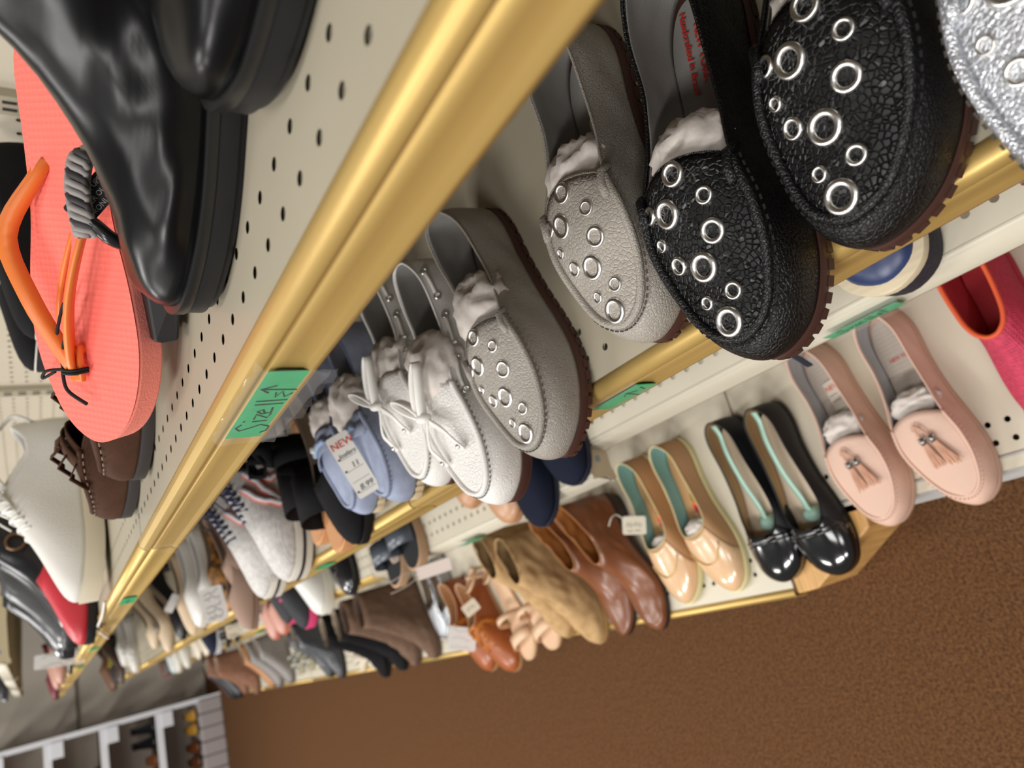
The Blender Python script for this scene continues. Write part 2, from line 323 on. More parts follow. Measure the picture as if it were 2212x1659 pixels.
class Shoe:
    """geometry of one shoe; build parts under a root"""
    def __init__(s, style, L, toe='round', th=.008, spring=.010, heel=0.0, bend=.10, side=1, wk=1.0, hk=1.0, ns=40, nt=10, F=None, T=None):
        d = STY[style]; s.L = L; s.th = th; s.spring = spring; s.heel = heel; s.bend = bend * side; s.ns = ns; s.nt = nt
        s.F = [(a, b * wk) for a, b in (F or d.get('F') or outline(toe))]
        s.T = [(a, b * wk, c * hk) for a, b, c in (T or d['T'])]; s.hv = [h * hk for h in d['hv']]; s.dz = [h * hk for h in d['dz']]; s.out = d['out']
        ctl = [(f[0] * L, f[1] * L, t[0] * L, t[1] * L, t[2], h, z, o) for f, t, h, z, o in zip(s.F, s.T, s.hv, s.dz, s.out)]
        full = []
        for c in ctl: full.append((c[0], -c[1], c[2], -c[3]) + c[4:])
        for c in ctl[1:-1][::-1]: full.append((c[0], c[1], c[2], c[3]) + c[4:])
        s.full = full; s.K = len(ctl)
        s.smp = crom(full, ns * 2, closed=True)
    def W(s, p):
        x, y, z = p; t = x / s.L
        y += s.bend * (t - .38) ** 2 * s.L * (1 if t > .38 else .3)
        z += s.spring * max(0, (t - .62) / .38) ** 2
        if s.heel: 
            q = min(1, max(0, (.72 - t) / .52)); z += s.heel * q * q * (3 - 2 * q)
        return (x, y, z)
    def curve(s, c, n, off=0):
        """bezier from feather to top line for sample c"""
        fx, fy, tx, ty, tz, hv, dz, out = c; o = Vector((fx - s.L * .5, fy * 2.2, 0))
        F = Vector((fx, fy, s.th)); T = Vector((tx, ty, tz + s.th)); dxy = Vector((fx - tx, fy - ty, 0))
        n_ = dxy.normalized() if dxy.length > .004 else (Vector((0, math.copysign(1, fy), 0)) if abs(fy) > 1e-5 else Vector((-1 if fx < s.L / 2 else 1, 0, 0)))
        P1 = F + n_ * out + Vector((0, 0, hv * .75)); P2 = T + dxy * .45 - Vector((0, 0, dz)); 
        if P2.z < s.th + .006: P2.z = s.th + .006
        R = []
        for i in range(n):
            u = i / (n - 1); a = 1 - u
            R.append(F * a ** 3 + P1 * (3 * a * a * u) + P2 * (3 * a * u * u) + T * u ** 3)
        return R
    def upper(s, root, m, lining, name='upper', thick=.0018, wrinkle=0, seed=0, pucker=0):
        v = []; f = []; n = len(s.smp)
        for ci, c in enumerate(s.smp):
            for k, p in enumerate(s.curve(c, s.nt)):
                if pucker and c[0] > .6 * s.L and k > s.nt * .45: p = p + Vector((0, 0, pucker * (1 if ci % 2 else -1) * math.sin(math.pi * (k / (s.nt - 1) - .45) / .6)))
                if wrinkle:
                    q = noise.noise(Vector((p.x * 38 + seed, p.y * 38, p.z * 55))) * wrinkle * min(1, k / 3); p = p + Vector((0, q * (1 if p.y > 0 else -1), q * .6))
                v.append(s.W(p))
        for i in range(n):
            for k in range(s.nt - 1):
                a = i * s.nt + k; b = ((i + 1) % n) * s.nt + k; f.append((a, b, b + 1, a + 1))
        o = obj(name, v, f, m, root, mats=[m, lining])
        so = o.modifiers.new('thickness', 'SOLIDIFY'); so.thickness = thick; so.offset = -1; so.material_offset = 1; so.material_offset_rim = 0
        return o
    def loopF(s, k=1.0, n=None): return [(c[0] + (s.L * .5 - c[0]) * (1 - k), c[1] * k) for c in s.smp]
    def grow(s, d):
        """feather outline pushed out by d"""
        pts = [Vector((c[0], c[1])) for c in s.smp]; n = len(pts); R = []
        for i in range(n):
            t = pts[(i + 1) % n] - pts[i - 1]; t.normalize(); R.append(pts[i] + Vector((t.y, -t.x)) * d)
        return R
    def slab(s, root, name, m, d, z0, z1, heel_cut=False, mats=None):
        """sole slab with outline grown by d between local heights z0 and z1 (follows spring and heel)"""
        P = s.grow(d); n = len(P); h = n // 2; v = []; f = []
        for z in (z0, z1): v += [s.W((p.x, p.y, z)) for p in P]
        f += [(i, (i + 1) % n, n + (i + 1) % n, n + i) for i in range(n)]
        for base, flip in ((0, True), (n, False)):
            for i in range(h):
                a, b, c, e = i, i + 1, (n - i - 1) % n, (n - i) % n
                q = [base + a, base + b, base + c, base + e]; q = list(dict.fromkeys(q))
                if len(q) >= 3: f.append(tuple(q[::-1] if flip else q))
        o = obj(name, v, f, m, root); bevel(o, min(.0015, (z1 - z0) * .3)); return o
    def insole(s, root, m, k=.93, z=None, name='insole'):
        P = [Vector((c[0] + (s.L * .5 - c[0]) * (1 - k), c[1] * k)) for c in s.smp]; n = len(P); h = n // 2; z = s.th + .002 if z is None else z
        v = [s.W((p.x, p.y, z)) for p in P]; f = []
        for i in range(h):
            q = list(dict.fromkeys([i, i + 1, (n - i - 1) % n, (n - i) % n]))
            if len(q) >= 3: f.append(tuple(q))
        return obj(name, v, f, m, root)
    def topline(s, i0=None, i1=None, n=60):
        """points of the top line between control rows (whole loop when None)"""
        n2 = len(s.smp); K2 = len(s.full)
        if i0 is None: return [s.W((c[2], c[3], c[4] + s.th)) for c in s.smp]
        R = []
        P = np.array(s.full)
        for i in range(n):
            t = (i0 + (i1 - i0) * i / (n - 1)) % K2; k = int(t); u = t - k
            p0, p1, p2, p3 = P[(k - 1) % K2], P[k % K2], P[(k + 1) % K2], P[(k + 2) % K2]
            c = .5 * ((2 * p1) + (-p0 + p2) * u + (2 * p0 - 5 * p1 + 4 * p2 - p3) * u * u + (-p0 + 3 * p1 - 3 * p2 + p3) * u ** 3)
            R.append(c)
        return R
    def binding(s, root, m, r=.0013, name='collar_binding', lift=.0003):
        pts = [Vector(p) + Vector((0, 0, lift)) for p in s.topline()]
        return MB().tube(pts, r, 6, close=True).build(name, m, root, True)
    def heel_block(s, root, m, h=None, u1=.24, taper=.85, name='heel'):
        h = s.heel if h is None else h
        P = [p for p in s.grow(-.001) if p.x <= u1 * s.L]; 
        P = sorted([p for p in P if p.y <= 0], key=lambda p: p.x) + sorted([p for p in P if p.y > 0], key=lambda p: -p.x)
        n = len(P); cx_ = u1 * .5 * s.L
        v = [(cx_ + (p.x - cx_) * taper, p.y * taper, 0) for p in P] + [s.W((p.x, p.y, .001)) for p in P]
        f = [(i, (i + 1) % n, n + (i + 1) % n, n + i) for i in range(n)] + [tuple(range(n))[::-1], tuple(range(n, 2 * n))]
        o = obj(name, v, f, m, root, smooth=False); bevel(o, .002); return o
    def plug_row(s, p):
        if not hasattr(s, 'prow'): s.prow = s.topline(5, 9, 161)
        x = s.prow[0][2] + p * (s.prow[-1][2] - s.prow[0][2])
        return min(s.prow, key=lambda c: abs(c[2] - x))
    # moccasin plug: the panel inside the U seam
    def plug_pt(s, p, q, h=0.0, crown=.013, back=.035):
        c = s.plug_row(p); x, w, z = c[2], abs(c[3]), c[4]
        zz = z + s.th + crown * (1 - .65 * p) * (1 - q * q) - .0015 * (1 - q * q) + h
        xx = x - back * s.L * (1 - q * q) * max(0, 1 - p * 1.4)
        return Vector(s.W((xx, q * w, zz)))
    def plug(s, root, m, name='apron', na=22, nb=18, crown=.013):
        v = []; f = []
        for i in range(na):
            p = math.sin(i / (na - 1) * math.pi / 2)
            for j in range(nb): v.append(s.plug_pt(p, -1 + 2 * j / (nb - 1), 0, crown))
        for i in range(na - 1):
            for j in range(nb - 1): a = i * nb + j; f.append((a, a + nb, a + nb + 1, a + 1))
        o = obj(name, v, f, m, root)
        so = o.modifiers.new('thickness', 'SOLIDIFY'); so.thickness = .0016; so.offset = -1
        return o
    def plug_at(s, x, y, h=0, crown=.013):
        """plug surface point above unwarped x,y (fractions of throat half width / plug length)"""
        return s.plug_pt(x, y, h, crown)
    def seam(s, root, m, r=.0026, name='seam_piping', lift=.001):
        pts = [s.W((c[2], c[3], c[4] + s.th + lift)) for c in s.topline(5, 13, 70)]
        return MB().tube(pts, r, 8).build(name, m, root, True)
    def stitches(s, root, m, n=46, off=.0042, dz=-.0012, ln=.0028, name='stitching'):
        C = s.topline(5.05, 12.95, n * 3); b = MB(); 
        pts = []
        for i, c in enumerate(C):
            a = C[max(i - 1, 0)]; d = C[min(i + 1, len(C) - 1)]; t = Vector((d[2] - a[2], d[3] - a[3])).normalized(); nn = Vector((t.y, -t.x))
            pts.append(Vector(s.W((c[2] + nn.x * off, c[3] + nn.y * off, c[4] + s.th + dz))))
        for i in range(0, len(pts) - 1, 3): b.tube([pts[i], pts[i] + (pts[i + 1] - pts[i]).normalized() * ln], .0007, 5)
        return b.build(name, m, root)
def strap_arc(s, u0, w0, u1, w1, h, n=14, z0=.012, lift=0):
    """path of a strap over the foot from right (-w0 at u0) to left (w1 at u1) with height h"""
    R = []
    for i in range(n):
        t = i / (n - 1); a = math.pi * t
        x = (u0 + (u1 - u0) * t) * s.L; y = (-w0 * (1 + math.cos(a)) / 2 + w1 * (1 - math.cos(a)) / 2) * s.L; z = z0 + h * math.sin(a) ** .7 + s.th + lift
        R.append(Vector(s.W((x, y, z))))
    return R
def paper_wad(name, label, cat, loc, rad, rotz=0, seed=0, parent=None, group=None, rough=.35):
    import bmesh
    bm = bmesh.new(); bmesh.ops.create_icosphere(bm, subdivisions=4, radius=1)
    for v in bm.verts:
        p = v.co.copy(); q = p * 1.7 + Vector((seed * 3.1, seed, 0))
        d = 1 + rough * (.25 - abs(noise.noise(q * 1.2))) + rough * .5 * (.25 - abs(noise.noise(q * 2.6))) + rough * .3 * (.25 - abs(noise.noise(q * 4.6)))
        v.co = Vector((p.x * rad[0], p.y * rad[1], p.z * rad[2])) * d
    me = bpy.data.meshes.new(name); bm.to_mesh(me); bm.free(); me.materials.append(PAPER); me.polygons.foreach_set('use_smooth', [True] * len(me.polygons))
    o = bpy.data.objects.new(name, me); COL.objects.link(o); o.location = loc; o.rotation_euler = (0, 0, rotz)
    if parent: o.parent = parent
    else: tag(o, label, cat, group)
    return o
def stand(toe_px, z, yaw, L, h=.02, rootless=False):
    """heel location and rotation for a shoe whose toe tip shows at toe_px, standing on plane z; yaw: heel direction from the toe, degrees from straight into the shelf"""
    x, y = at(toe_px[0], toe_px[1], z + h); a = math.radians(yaw)
    return (x + L * math.cos(a), y + L * math.sin(a), z), a + math.pi
def local_to_world(loc, rotz, p):
    M = Matrix.Translation(loc) @ Matrix.Rotation(rotz, 4, 'Z'); return M @ Vector(p)
def eyelet(root, P, N, R, name='eyelet', floor=None):
    z = Vector(N).normalized(); M = Matrix.Translation(P) @ z.to_track_quat('Z', 'Y').to_matrix().to_4x4()
    b = MB().lathe([(R * 1.02, -.0012), (R * 1.0, .0002), (R * .93, .0010), (R * .82, .0013), (R * .66, .0011), (R * .56, -.0002), (R * .53, -.0022)], M, 22)
    o = b.build(name, SILVER, root, True)
    c = MB().lathe([(R * .54, -.0014), (0, -.0014)], M, 14).build('eyelet_backing', floor or mat('eyelet_backing_silver', '#d8dade', .7, 0), o)
    return o
def card(name, w, h, m=CARD, th=.0006, parent=None, lines=()):
    """rounded paper card in local x (width) and y (height), face +z"""
    r = min(w, h) * .12; P = []
    for cx_, cy_, a0 in ((w / 2 - r, h / 2 - r, 0), (-w / 2 + r, h / 2 - r, 90), (-w / 2 + r, -h / 2 + r, 180), (w / 2 - r, -h / 2 + r, 270)):
        for k in range(5): a = math.radians(a0 + 22.5 * k); P.append((cx_ + r * math.cos(a), cy_ + r * math.sin(a)))
    o = MB().prism(P, -th, 0).build(name, m, parent)
    return o
def strokes(name, polys, r, m, parent, z=.0003):
    b = MB()
    for pl in polys: b.tube([(x, y, z) for x, y in pl], r, 5, flat=.3)
    return b.build(name, m, parent)
# ------------------------------------------------------------------ studded driving moccasins
EYE = [(.062, .02, .0078), (.228, .469, .0056), (.224, -.418, .0094), (.14, -.90, .0062), (.412, .36, .0078), (.339, -.84, .0044), (.494, -.64, .0062), (.565, -.115, .0094), (.732, .268, .0056), (.75, -.344, .0046), (.894, -.061, .0094)]
def studded(label, px, yaw, col, L, plug_rough, group, side=1, lining=GREY_LINING, text=False, colseam=None, h=.022):
    loc, rz = stand(px, Z2, yaw, L, h)
    t = thing('studded_moccasin', label, 'shoe', loc, rz, group)
    s = Shoe('moc', L, th=.011, spring=.012, side=side, ns=110, nt=16, wk=1.06)
    m = leather(col, .42, 420, .4); mp = leather(col, plug_rough, 290, .6 if col < '#5' else .38)
    s.upper(t, m, lining, wrinkle=.0012, pucker=.0005)
    s.insole(t, lining); 
    if text:
        M = Matrix.Translation((.118, -.018, s.th + .0035)) @ Matrix.Rotation(math.pi, 4, 'Z')
        RM = lambda dx, dy: Matrix.Translation((.060 + dx, dy, s.th + .0032))
        i = [c for c in t.children if c.name.startswith('insole')][0]
        text_mesh('insole_lettering', 'Joseph', .015, RM(-.026, .0035), RED, i); text_mesh('insole_lettering', 'NEW YORK', .0082, RM(-.030, -.006), RED, i); text_mesh('insole_lettering', 'Handcrafted in Brazil', .0072, RM(-.044, -.0155), RED, i, shear=.35)
    s.slab(t, 'midsole', BROWN_SOLE, .0015, .004, .0115)
    P = s.grow(.0015); n = len(P); b = MB()
    for i in range(0, n - 3, 4):
        a, c = P[i], P[(i + 3) % n]; d = (c - a).normalized(); nn = Vector((d.y, -d.x))
        q = [a + nn * .0006, c + nn * .0006 - d * .001, c - nn * .008, a - nn * .008]
        v = [s.W((p.x, p.y, 0)) for p in q] + [s.W((p.x, p.y, .0052)) for p in q]
        b.add(v, [(3, 2, 1, 0), (4, 5, 6, 7), (0, 1, 5, 4), (1, 2, 6, 5), (2, 3, 7, 6), (3, 0, 4, 7)])
    b.build('tread_lugs', BROWN_SOLE, t)
    s.plug(t, mp); s.seam(t, m, .0030); s.stitches(t, plain('#1c1815' if col < '#5' else '#4c463e', .7))
    s.binding(t, m, .0012)
    # bridge end loops where the seam meets the collar
    for sg in (-1, 1):
        b = MB()
        c = s.topline(5 if sg < 0 else 13, 5 if sg < 0 else 13, 2)[0]
        p = Vector(s.W((c[2], c[3], c[4] + s.th + .002)))
        b.tube([p + Vector((-.004, sg * .003, -.004)), p + Vector((0, 0, .002)), p + Vector((.010, -sg * .001, .0025)), p + Vector((.018, 0, .001))], .0032, 8)
        b.build('seam_end_loop', m, t, True)
    # pinked throat edge
    b = MB(); pts = [s.plug_pt(0.0, -1 + 2 * i / 60, .0002) for i in range(61)]
    for i in range(0, 60):
        a, c = pts[i], pts[i + 1]; mid = (a + c) / 2 + Vector((-.0016, 0, .0002)); dn = Vector((0, 0, -.0014))
        b.add([a, c, mid, a + dn, c + dn, mid + dn], [(0, 1, 2), (5, 4, 3), (0, 2, 5, 3), (1, 4, 5, 2)])
    b.build('pinked_edge', mp, t)
    w0 = abs(s.full[5][3])
    for p, q, R in EYE:
        c = s.plug_row(p); w = abs(c[3]); qq = max(-.9, min(.9, q * w0 * .95 / w))
        A = s.plug_pt(p, qq, .0004); B = s.plug_pt(min(p + .02, .99), qq, .0004); C_ = s.plug_pt(p, qq + .04, .0004)
        N = (B - A).cross(C_ - A); N = N if N.z > 0 else -N
        eyelet(t, A, N, R, floor=None if R > .006 else mat('eyelet_backing_grey', '#8f8b84', .5, .3))
    return t, s, loc, rz
TAUPE = '#a39c92'
t1 = studded('black studded moccasin with the red lettered grey insole, toe over the gold rail', (1652, 778), -10, '#09090a', .266, .38, 'pair of black studded moccasins', text=True)
t2 = studded('frontmost black studded moccasin, closest to the silver one', (1950, 516), -13, '#09090a', .266, .38, 'pair of black studded moccasins', side=-1)
t3 = studded('grey studded moccasin touching the black one, price sticker inside', (1408, 742), -5, TAUPE, .264, .42, 'pair of grey studded moccasins')
t4 = studded('grey studded moccasin next to the white bow moccasins', (1240, 965), 13, '#9c958c', .268, .40, 'pair of grey studded moccasins', side=-1)
t5 = studded('metallic silver studded moccasin, only its edge in view beside the black pair', (2600, 430), -4, '#c9cacd', .28, .3, 'metallic studded moccasin', side=-1)
for ch in t5[0].children:
    if ch.type == 'MESH' and ch.name.split('.')[0] in ('upper', 'apron', 'seam_piping', 'collar_binding', 'seam_end_loop', 'pinked_edge'):
        for i, mm in enumerate(ch.data.materials):
            if 'c9cacd' in mm.name: ch.data.materials[i] = mat('silver_leather', '#cfd1d6', .33, .75, bump='leather', scale=420, strength=.4)
def stuff(sh, label, k, rad=(.034, .040, .020), u=.52, z=.050, y=0):
    t, s, loc, rz = sh
    p = local_to_world(loc, rz, s.W((u * s.L, y, z + s.th)))
    paper_wad('stuffing_paper', label, 'paper', p, rad, rz, k, group='tissue stuffing in the shoes')
stuff(t1, 'crumpled white tissue stuffed in the black moccasin with red lettering', 1, (.026, .031, .024), .505, .034)
stuff(t2, 'crumpled white tissue stuffed in the frontmost black moccasin', 2, (.026, .031, .024), .505, .034)
stuff(t3, 'crumpled white tissue stuffed in the grey studded moccasin beside the black one', 3, (.028, .031, .026), .50, .036)
stuff(t4, 'large crumpled tissue bulging from the grey studded moccasin next to the white ones', 4, (.036, .032, .028), .45, .038)
# price sticker lying in the grey shoe
p = local_to_world(t3[2], t3[3], (.105, .002, .016)); st = card('price_sticker', .07, .026)
st.location = p; st.rotation_euler = (0, 0, t3[3]); tag(st, 'white handwritten price sticker inside the grey studded moccasin', 'sticker')
R90 = Matrix.Translation((.0, 0, .0002))
text_mesh('handwriting', '3.00', .011, Matrix.Translation((-.026, .010, .0002)) @ Matrix.Rotation(math.radians(-90), 4, 'Z'), INK, st, .2)
text_mesh('handwriting', 'womens', .008, Matrix.Translation((.004, .011, .0002)) @ Matrix.Rotation(math.radians(-90), 4, 'Z'), INK, st, .2)
text_mesh('red_print', 'NEW', .009, Matrix.Translation((.018, .011, .0002)) @ Matrix.Rotation(math.radians(-90), 4, 'Z'), RED, st)
b = MB()
for x in (-.024, -.012, -.002, .014): b.box(x, x + .0006, -.011, .011, 0, .0003)
b.build('ruled_lines', INK, st)
# ------------------------------------------------------------------ white bow moccasins
WHT = '#e6e3de'
def on_plug(s, p, q, h): return s.plug_pt(p, q, h)
def bow_moc(label, px, yaw, side, h=.02):
    L = .275; loc, rz = stand(px, Z2, yaw, L, h)
    t = thing('bow_moccasin', label, 'shoe', loc, rz, 'pair of white bow moccasins')
    s = Shoe('moc', L, th=.011, spring=.012, side=side, ns=110, nt=16)
    m = leather(WHT, .45, 420, .35); mp = leather(WHT, .42, 290, .42)
    s.upper(t, m, GREY_LINING, wrinkle=.001, pucker=.0005); s.insole(t, GREY_LINING); s.slab(t, 'midsole', BROWN_SOLE, .0015, .004, .0115); s.slab(t, 'outsole', BROWN_SOLE, .0005, 0, .004)
    s.plug(t, mp); s.seam(t, m, .003); s.stitches(t, plain('#5a5348', .7)); s.binding(t, m, .0013)
    lace = smooth_l('#e9e6e0', .45)
    P = lambda x, y, h: on_plug(s, x, y, h)
    # bow: two loops, knot, two tails with rivets
    c = P(.26, -.12, .006)
    def loop(dy, dx, up):
        pts = []
        for i in range(15):
            a = 2 * math.pi * i / 14; pts.append(c + Vector((-.012 + .012 * math.cos(a) - dx * math.sin(a / 2), dy * (.5 - .5 * math.cos(a)) * .9 + .006 * math.sin(a), .006 + up * math.sin(a / 2))))
        return pts
    lp1 = loop(.036, .020, .012); lp2 = loop(-.030, .008, .012)
    for lp in (lp1, lp2): MB().ribbon(lp, (0.15, 0, 1), .0100, .002).build('bow_loop', lace, t, True)
    MB().tube([c + Vector((-.004, -.006, .004)), c + Vector((0, 0, .010)), c + Vector((.003, .007, .004))], .005, 10).build('bow_knot', lace, t, True)
    for dst, mid in (((.63, .50), (.42, .34)), ((.64, -.72), (.45, -.60))):
        pts = [c + Vector((.002, 0, .004)), P(mid[0], mid[1], .013), P((mid[0] + dst[0]) / 2, (mid[1] + dst[1]) / 2, .010), P(dst[0], dst[1], .005)]
        pp = [Vector(q) for q in crom([tuple(q) for q in pts], 14)]
        o = MB().ribbon(pp, (0, .94, .35), [.008] * 9 + [.0085, .0085, .010, .0105, .008], .0018).build('bow_tail', lace, t, True)
        n = Vector((0.2, 0, 1)); M = Matrix.Translation(pp[-3] + n * .002) @ n.to_track_quat('Z', 'Y').to_matrix().to_4x4()
        MB().lathe([(.0026, -.001), (.0026, .0006), (.0018, .0014), (0, .0016)], M, 14).build('rivet', SILVER, o, True)
    # thong running through eyelets along the collar
    for sg in (-1, 1):
        for k, (a, e) in enumerate(((1.7, 2.5), (3.0, 3.9), (4.35, 5.4))):
            C = s.topline(a, e, 8) if sg < 0 else s.topline(18 - a, 18 - e, 8)
            pts = [Vector(s.W((q[2], q[3] * 1.03, q[4] + s.th - .007))) for q in C]
            pts = [p_ + Vector((0, sg * .0022, 0)) for p_ in pts]
            o = MB().tube(pts, .0024, 8, flat=.8).build('thong', lace, t, True)
            for e_ in (pts[0], pts[-1]): eyelet(t, e_ + Vector((0, sg * .0012, 0)), (0, sg, .15), .0042)
    # thong end crossing onto the apron
    c0 = s.topline(5.0, 5.0, 2)[0]; A = Vector(s.W((c0[2] - .006, c0[3], c0[4] + s.th + .001)))
    MB().tube([A, A + Vector((.008, .006, .006)), on_plug(s, .12, -.62, .003), on_plug(s, .2, -.5, .002)], .0028, 8).build('thong_end', lace, t, True)
    return t, s, loc, rz
w1 = bow_moc('white grained bow moccasin, the nearer of its pair, beside the grey studded one', (1098, 1088), 5, 1)
w2 = bow_moc('white grained bow moccasin half hidden behind its mate, next to the blue pair', (985, 1032), 9, -1)
stuff(w1, 'smooth creased tissue filling the nearer white bow moccasin', 5, (.040, .036, .030), .475, .044)
stuff(w2, 'tissue filling the white bow moccasin beside the blue suede pair', 6, (.034, .034, .026), .48, .040)
# ------------------------------------------------------------------ blue suede moccasins
BLUE = '#979fb5'
def blue_moc(label, px, yaw, side):
    L = .265; loc, rz = stand(px, Z2, yaw, L, .018)
    t = thing('suede_moccasin', label, 'shoe', loc, rz, 'pair of blue suede moccasins')
    s = Shoe('moc', L, th=.010, spring=.010, side=side, ns=80, nt=14, wk=.95)
    m = suede(BLUE); dk = plain('#5a6484', .8)
    s.upper(t, m, plain('#7d7c80', .7), wrinkle=.001); s.insole(t, plain('#77757a', .7)); s.slab(t, 'outsole', mat('rope_sole', '#cdbb98', .7, bump='weave', scale=60, strength=1), .0015, 0, .010)
    s.plug(t, m); s.seam(t, m, .0028); s.stitches(t, dk, 40); s.binding(t, dk, .001)
    # saddle strap with braid and crystal
    arc = [s.plug_pt(.22, -1.02 + 2.04 * i / 16, .0022) for i in range(17)]
    o = MB().ribbon(arc, (1, 0, .25), .024, .002).build('saddle_strap', m, t, True)
    br = mat('silver_blue_braid', '#9fb0cc', .35, .3, bump='noise', scale=800, strength=.5)
    for ph in (0, 2.1, 4.2):
        pts = [s.plug_pt(.20 + .022 * math.sin(i * .75 + ph), -.62 + 1.2 * i / 40, .006 + .002 * math.cos(i * .75 + ph)) for i in range(41)]
        MB().tube(pts, .0026, 6).build('braid_strand', br, o, True)
    c = s.plug_pt(.20, -.22, .010)
    cr = MB().lathe([(.0001, .0035), (.004, .003), (.0055, 0), (.0045, -.003)], Matrix.Translation(c), 8).build('crystal', mat('crystal_stone', '#f4f8f4', .05, .2, coat=1), o)
    return t, s, loc, rz
b1 = blue_moc('blue suede moccasin with crystal on its braid, nearer the white bow pair', (888, 1083), 12, 1)
b2 = blue_moc('blue suede moccasin partly behind the white NEW price tag', (818, 1095), 13, -1)
stuff(b1, 'tissue rising out of the blue suede moccasin with the crystal', 7, (.040, .032, .030), .47, .044)
stuff(b2, 'tissue in the blue suede moccasin behind the price tag', 8, (.034, .031, .026), .48, .040)
# price tag hanging in front of the blue pair
def tag_frame(px_c, dist, right_px, up_px):
    """card pose: centre on the ray of px_c at a distance, long axis from pixel directions"""
    w = AX @ np.array([px_c[0] - PCX, px_c[1] - PCY, FPX]); w /= np.linalg.norm(w); c = Vector(w * dist)
    def dirv(d):
        v = AX @ np.array([d[0], d[1], 0.0]); v = Vector(v); n = Vector(w); v -= n * v.dot(n); return v.normalized()
    y = dirv(up_px); x = dirv(right_px); n = x.cross(y).normalized(); x = y.cross(n)
    return Matrix((x.to_4d(), y.to_4d(), n.to_4d(), (0, 0, 0, 1))).transposed().to_3x3(), c
def hang_card(name, label, px_c, dist, w, h, rdir, udir, tilt=(0, 0, 0), m=CARD, cat='price tag', group=None):
    R, c = tag_frame(px_c, dist, rdir, udir); o = card(name, w, h, m)
    M = R.to_4x4() @ Matrix.Rotation(math.radians(tilt[0]), 4, 'X') @ Matrix.Rotation(math.radians(tilt[1]), 4, 'Y'); M.translation = c
    o.matrix_world = M; tag(o, label, cat, group); return o
pt = hang_card('price_tag', 'white price tag printed NEW in red hanging before the blue suede moccasins', (762, 1003), .87, .028, .081, (.82, -.57), (-.52, -.85), (0, 0))
text_mesh('red_print', 'NEW', .0125, Matrix.Translation((-.0125, .024, .0003)), RED, pt)
text_mesh('handwriting', 'loafers', .008, Matrix.Translation((-.010, .012, .0003)), plain('#5a5a60', .7), pt, .2)
text_mesh('handwriting', '11', .010, Matrix.Translation((-.002, -.004, .0003)), plain('#5a5a60', .7), pt, .1)
text_mesh('handwriting', '8.99', .010, Matrix.Translation((-.007, -.032, .0003)), plain('#5a5a60', .7), pt, .15)
b = MB()
for y in (.010, -.006, -.020, -.034): b.box(-.011, .011, y, y + .0005, 0, .0003)
b.build('ruled_lines', plain('#77777c', .7), pt)
b = MB()
for y in (.011, -.005, -.033): b.box(-.0125, -.0095, y, y + .002, 0, .0003)
b.build('printed_words', INK, pt)
# ------------------------------------------------------------------ generic shoe used for the rest of the stock
def simple(label, pos, z, yaw, style, L, m, lining, sole, th=.008, toe='round', heel=0, side=1, group=None, name='flat_shoe', cat='shoe', h=.02, ns=26, nt=9,
           wk=1, hk=1, wrinkle=0, seed=0, spring=.008, bind=None, heel_m=None, insole_m=None, welt=.0012, xyz=None, insole=True, heel_u=.24, T=None):
    if xyz is not None:
        a = math.radians(yaw); loc = (xyz[0] + L * math.cos(a), xyz[1] + L * math.sin(a), z); rz = a + math.pi
    else: loc, rz = stand(pos, z, yaw, L, h)
    t = thing(name, label, cat, loc, rz, group)
    s = Shoe(style, L, toe, th, spring, heel, side=side, wk=wk, hk=hk, ns=ns, nt=nt, T=T)
    s.upper(t, m, lining, wrinkle=wrinkle, seed=seed)
    if insole: s.insole(t, insole_m or lining)
    s.slab(t, 'sole', sole, welt, 0, th)
    if heel: s.heel_block(t, heel_m or sole, u1=heel_u)
    if bind: s.binding(t, bind)
    return t, s, loc, rz
def vamp_band(s, t, name, m, u, w, h, width, th=.0015, n=16, lift=0, u1=None):
    arc = strap_arc(s, u, w, u if u1 is None else u1, w, h, n, 0.0, lift); return MB().ribbon(arc, (1, 0, 0), width, th).build(name, m, t, True)
# ------------------------------------------------------------------ top shelf: black boots in the foreground
BLK = mat('black_boot_leather', '#050506', .30, bump='noise', scale=45, strength=.06, spec=.28)
def big_boot(label, xy, yaw, side, seed):
    L = .29; a = math.radians(yaw); loc = (xy[0] + L * math.cos(a), xy[1] + L * math.sin(a), Z1); rz = a + math.pi
    t = thing('leather_boot', label, 'boot', loc, rz, 'pair of heavy black leather boots')
    s = Shoe('boot', L, 'round', th=.018, spring=.006, side=side, ns=70, nt=26, wk=1.0, T=[(a * .85, b * .92, .148) for a, b, c in STY['boot']['T']]); s.hv = s.hv
    s.upper(t, BLK, plain('#1b1a1a', .8), wrinkle=.004, seed=seed)
    s.slab(t, 'welt', mat('black_welt', '#141414', .35), .004, .0135, .019); s.slab(t, 'outsole', BLACK_RUB, .003, .004, .0135); s.slab(t, 'tread', BLACK_RUB, .0, 0, .004)
    # seams of the vamp and the gusset
    for nm, u, w, hh, r in (('vamp_seam', .56, .125, .088, .0012), ('ankle_seam', .44, .11, .135, .0012)):
        pts = strap_arc(s, u - .16, w + .005, u - .16, w + .005, hh, 22, .012)
        pts = [p + Vector((.10 * s.L * math.sin(math.pi * i / 21), 0, 0)) for i, p in enumerate(pts)]
        MB().tube(pts, r, 6).build(nm, BLK, t, True)
    return t, s, loc, rz
bA = big_boot('black leather boot with folded shaft, farther one, toe beside the coral flip-flop', (.224, .408), -60, 1, 1)
bB = big_boot('black leather boot cropped by the picture top, nearest to the viewer', (.222, .248), -52, -1, 5)

YS = -1
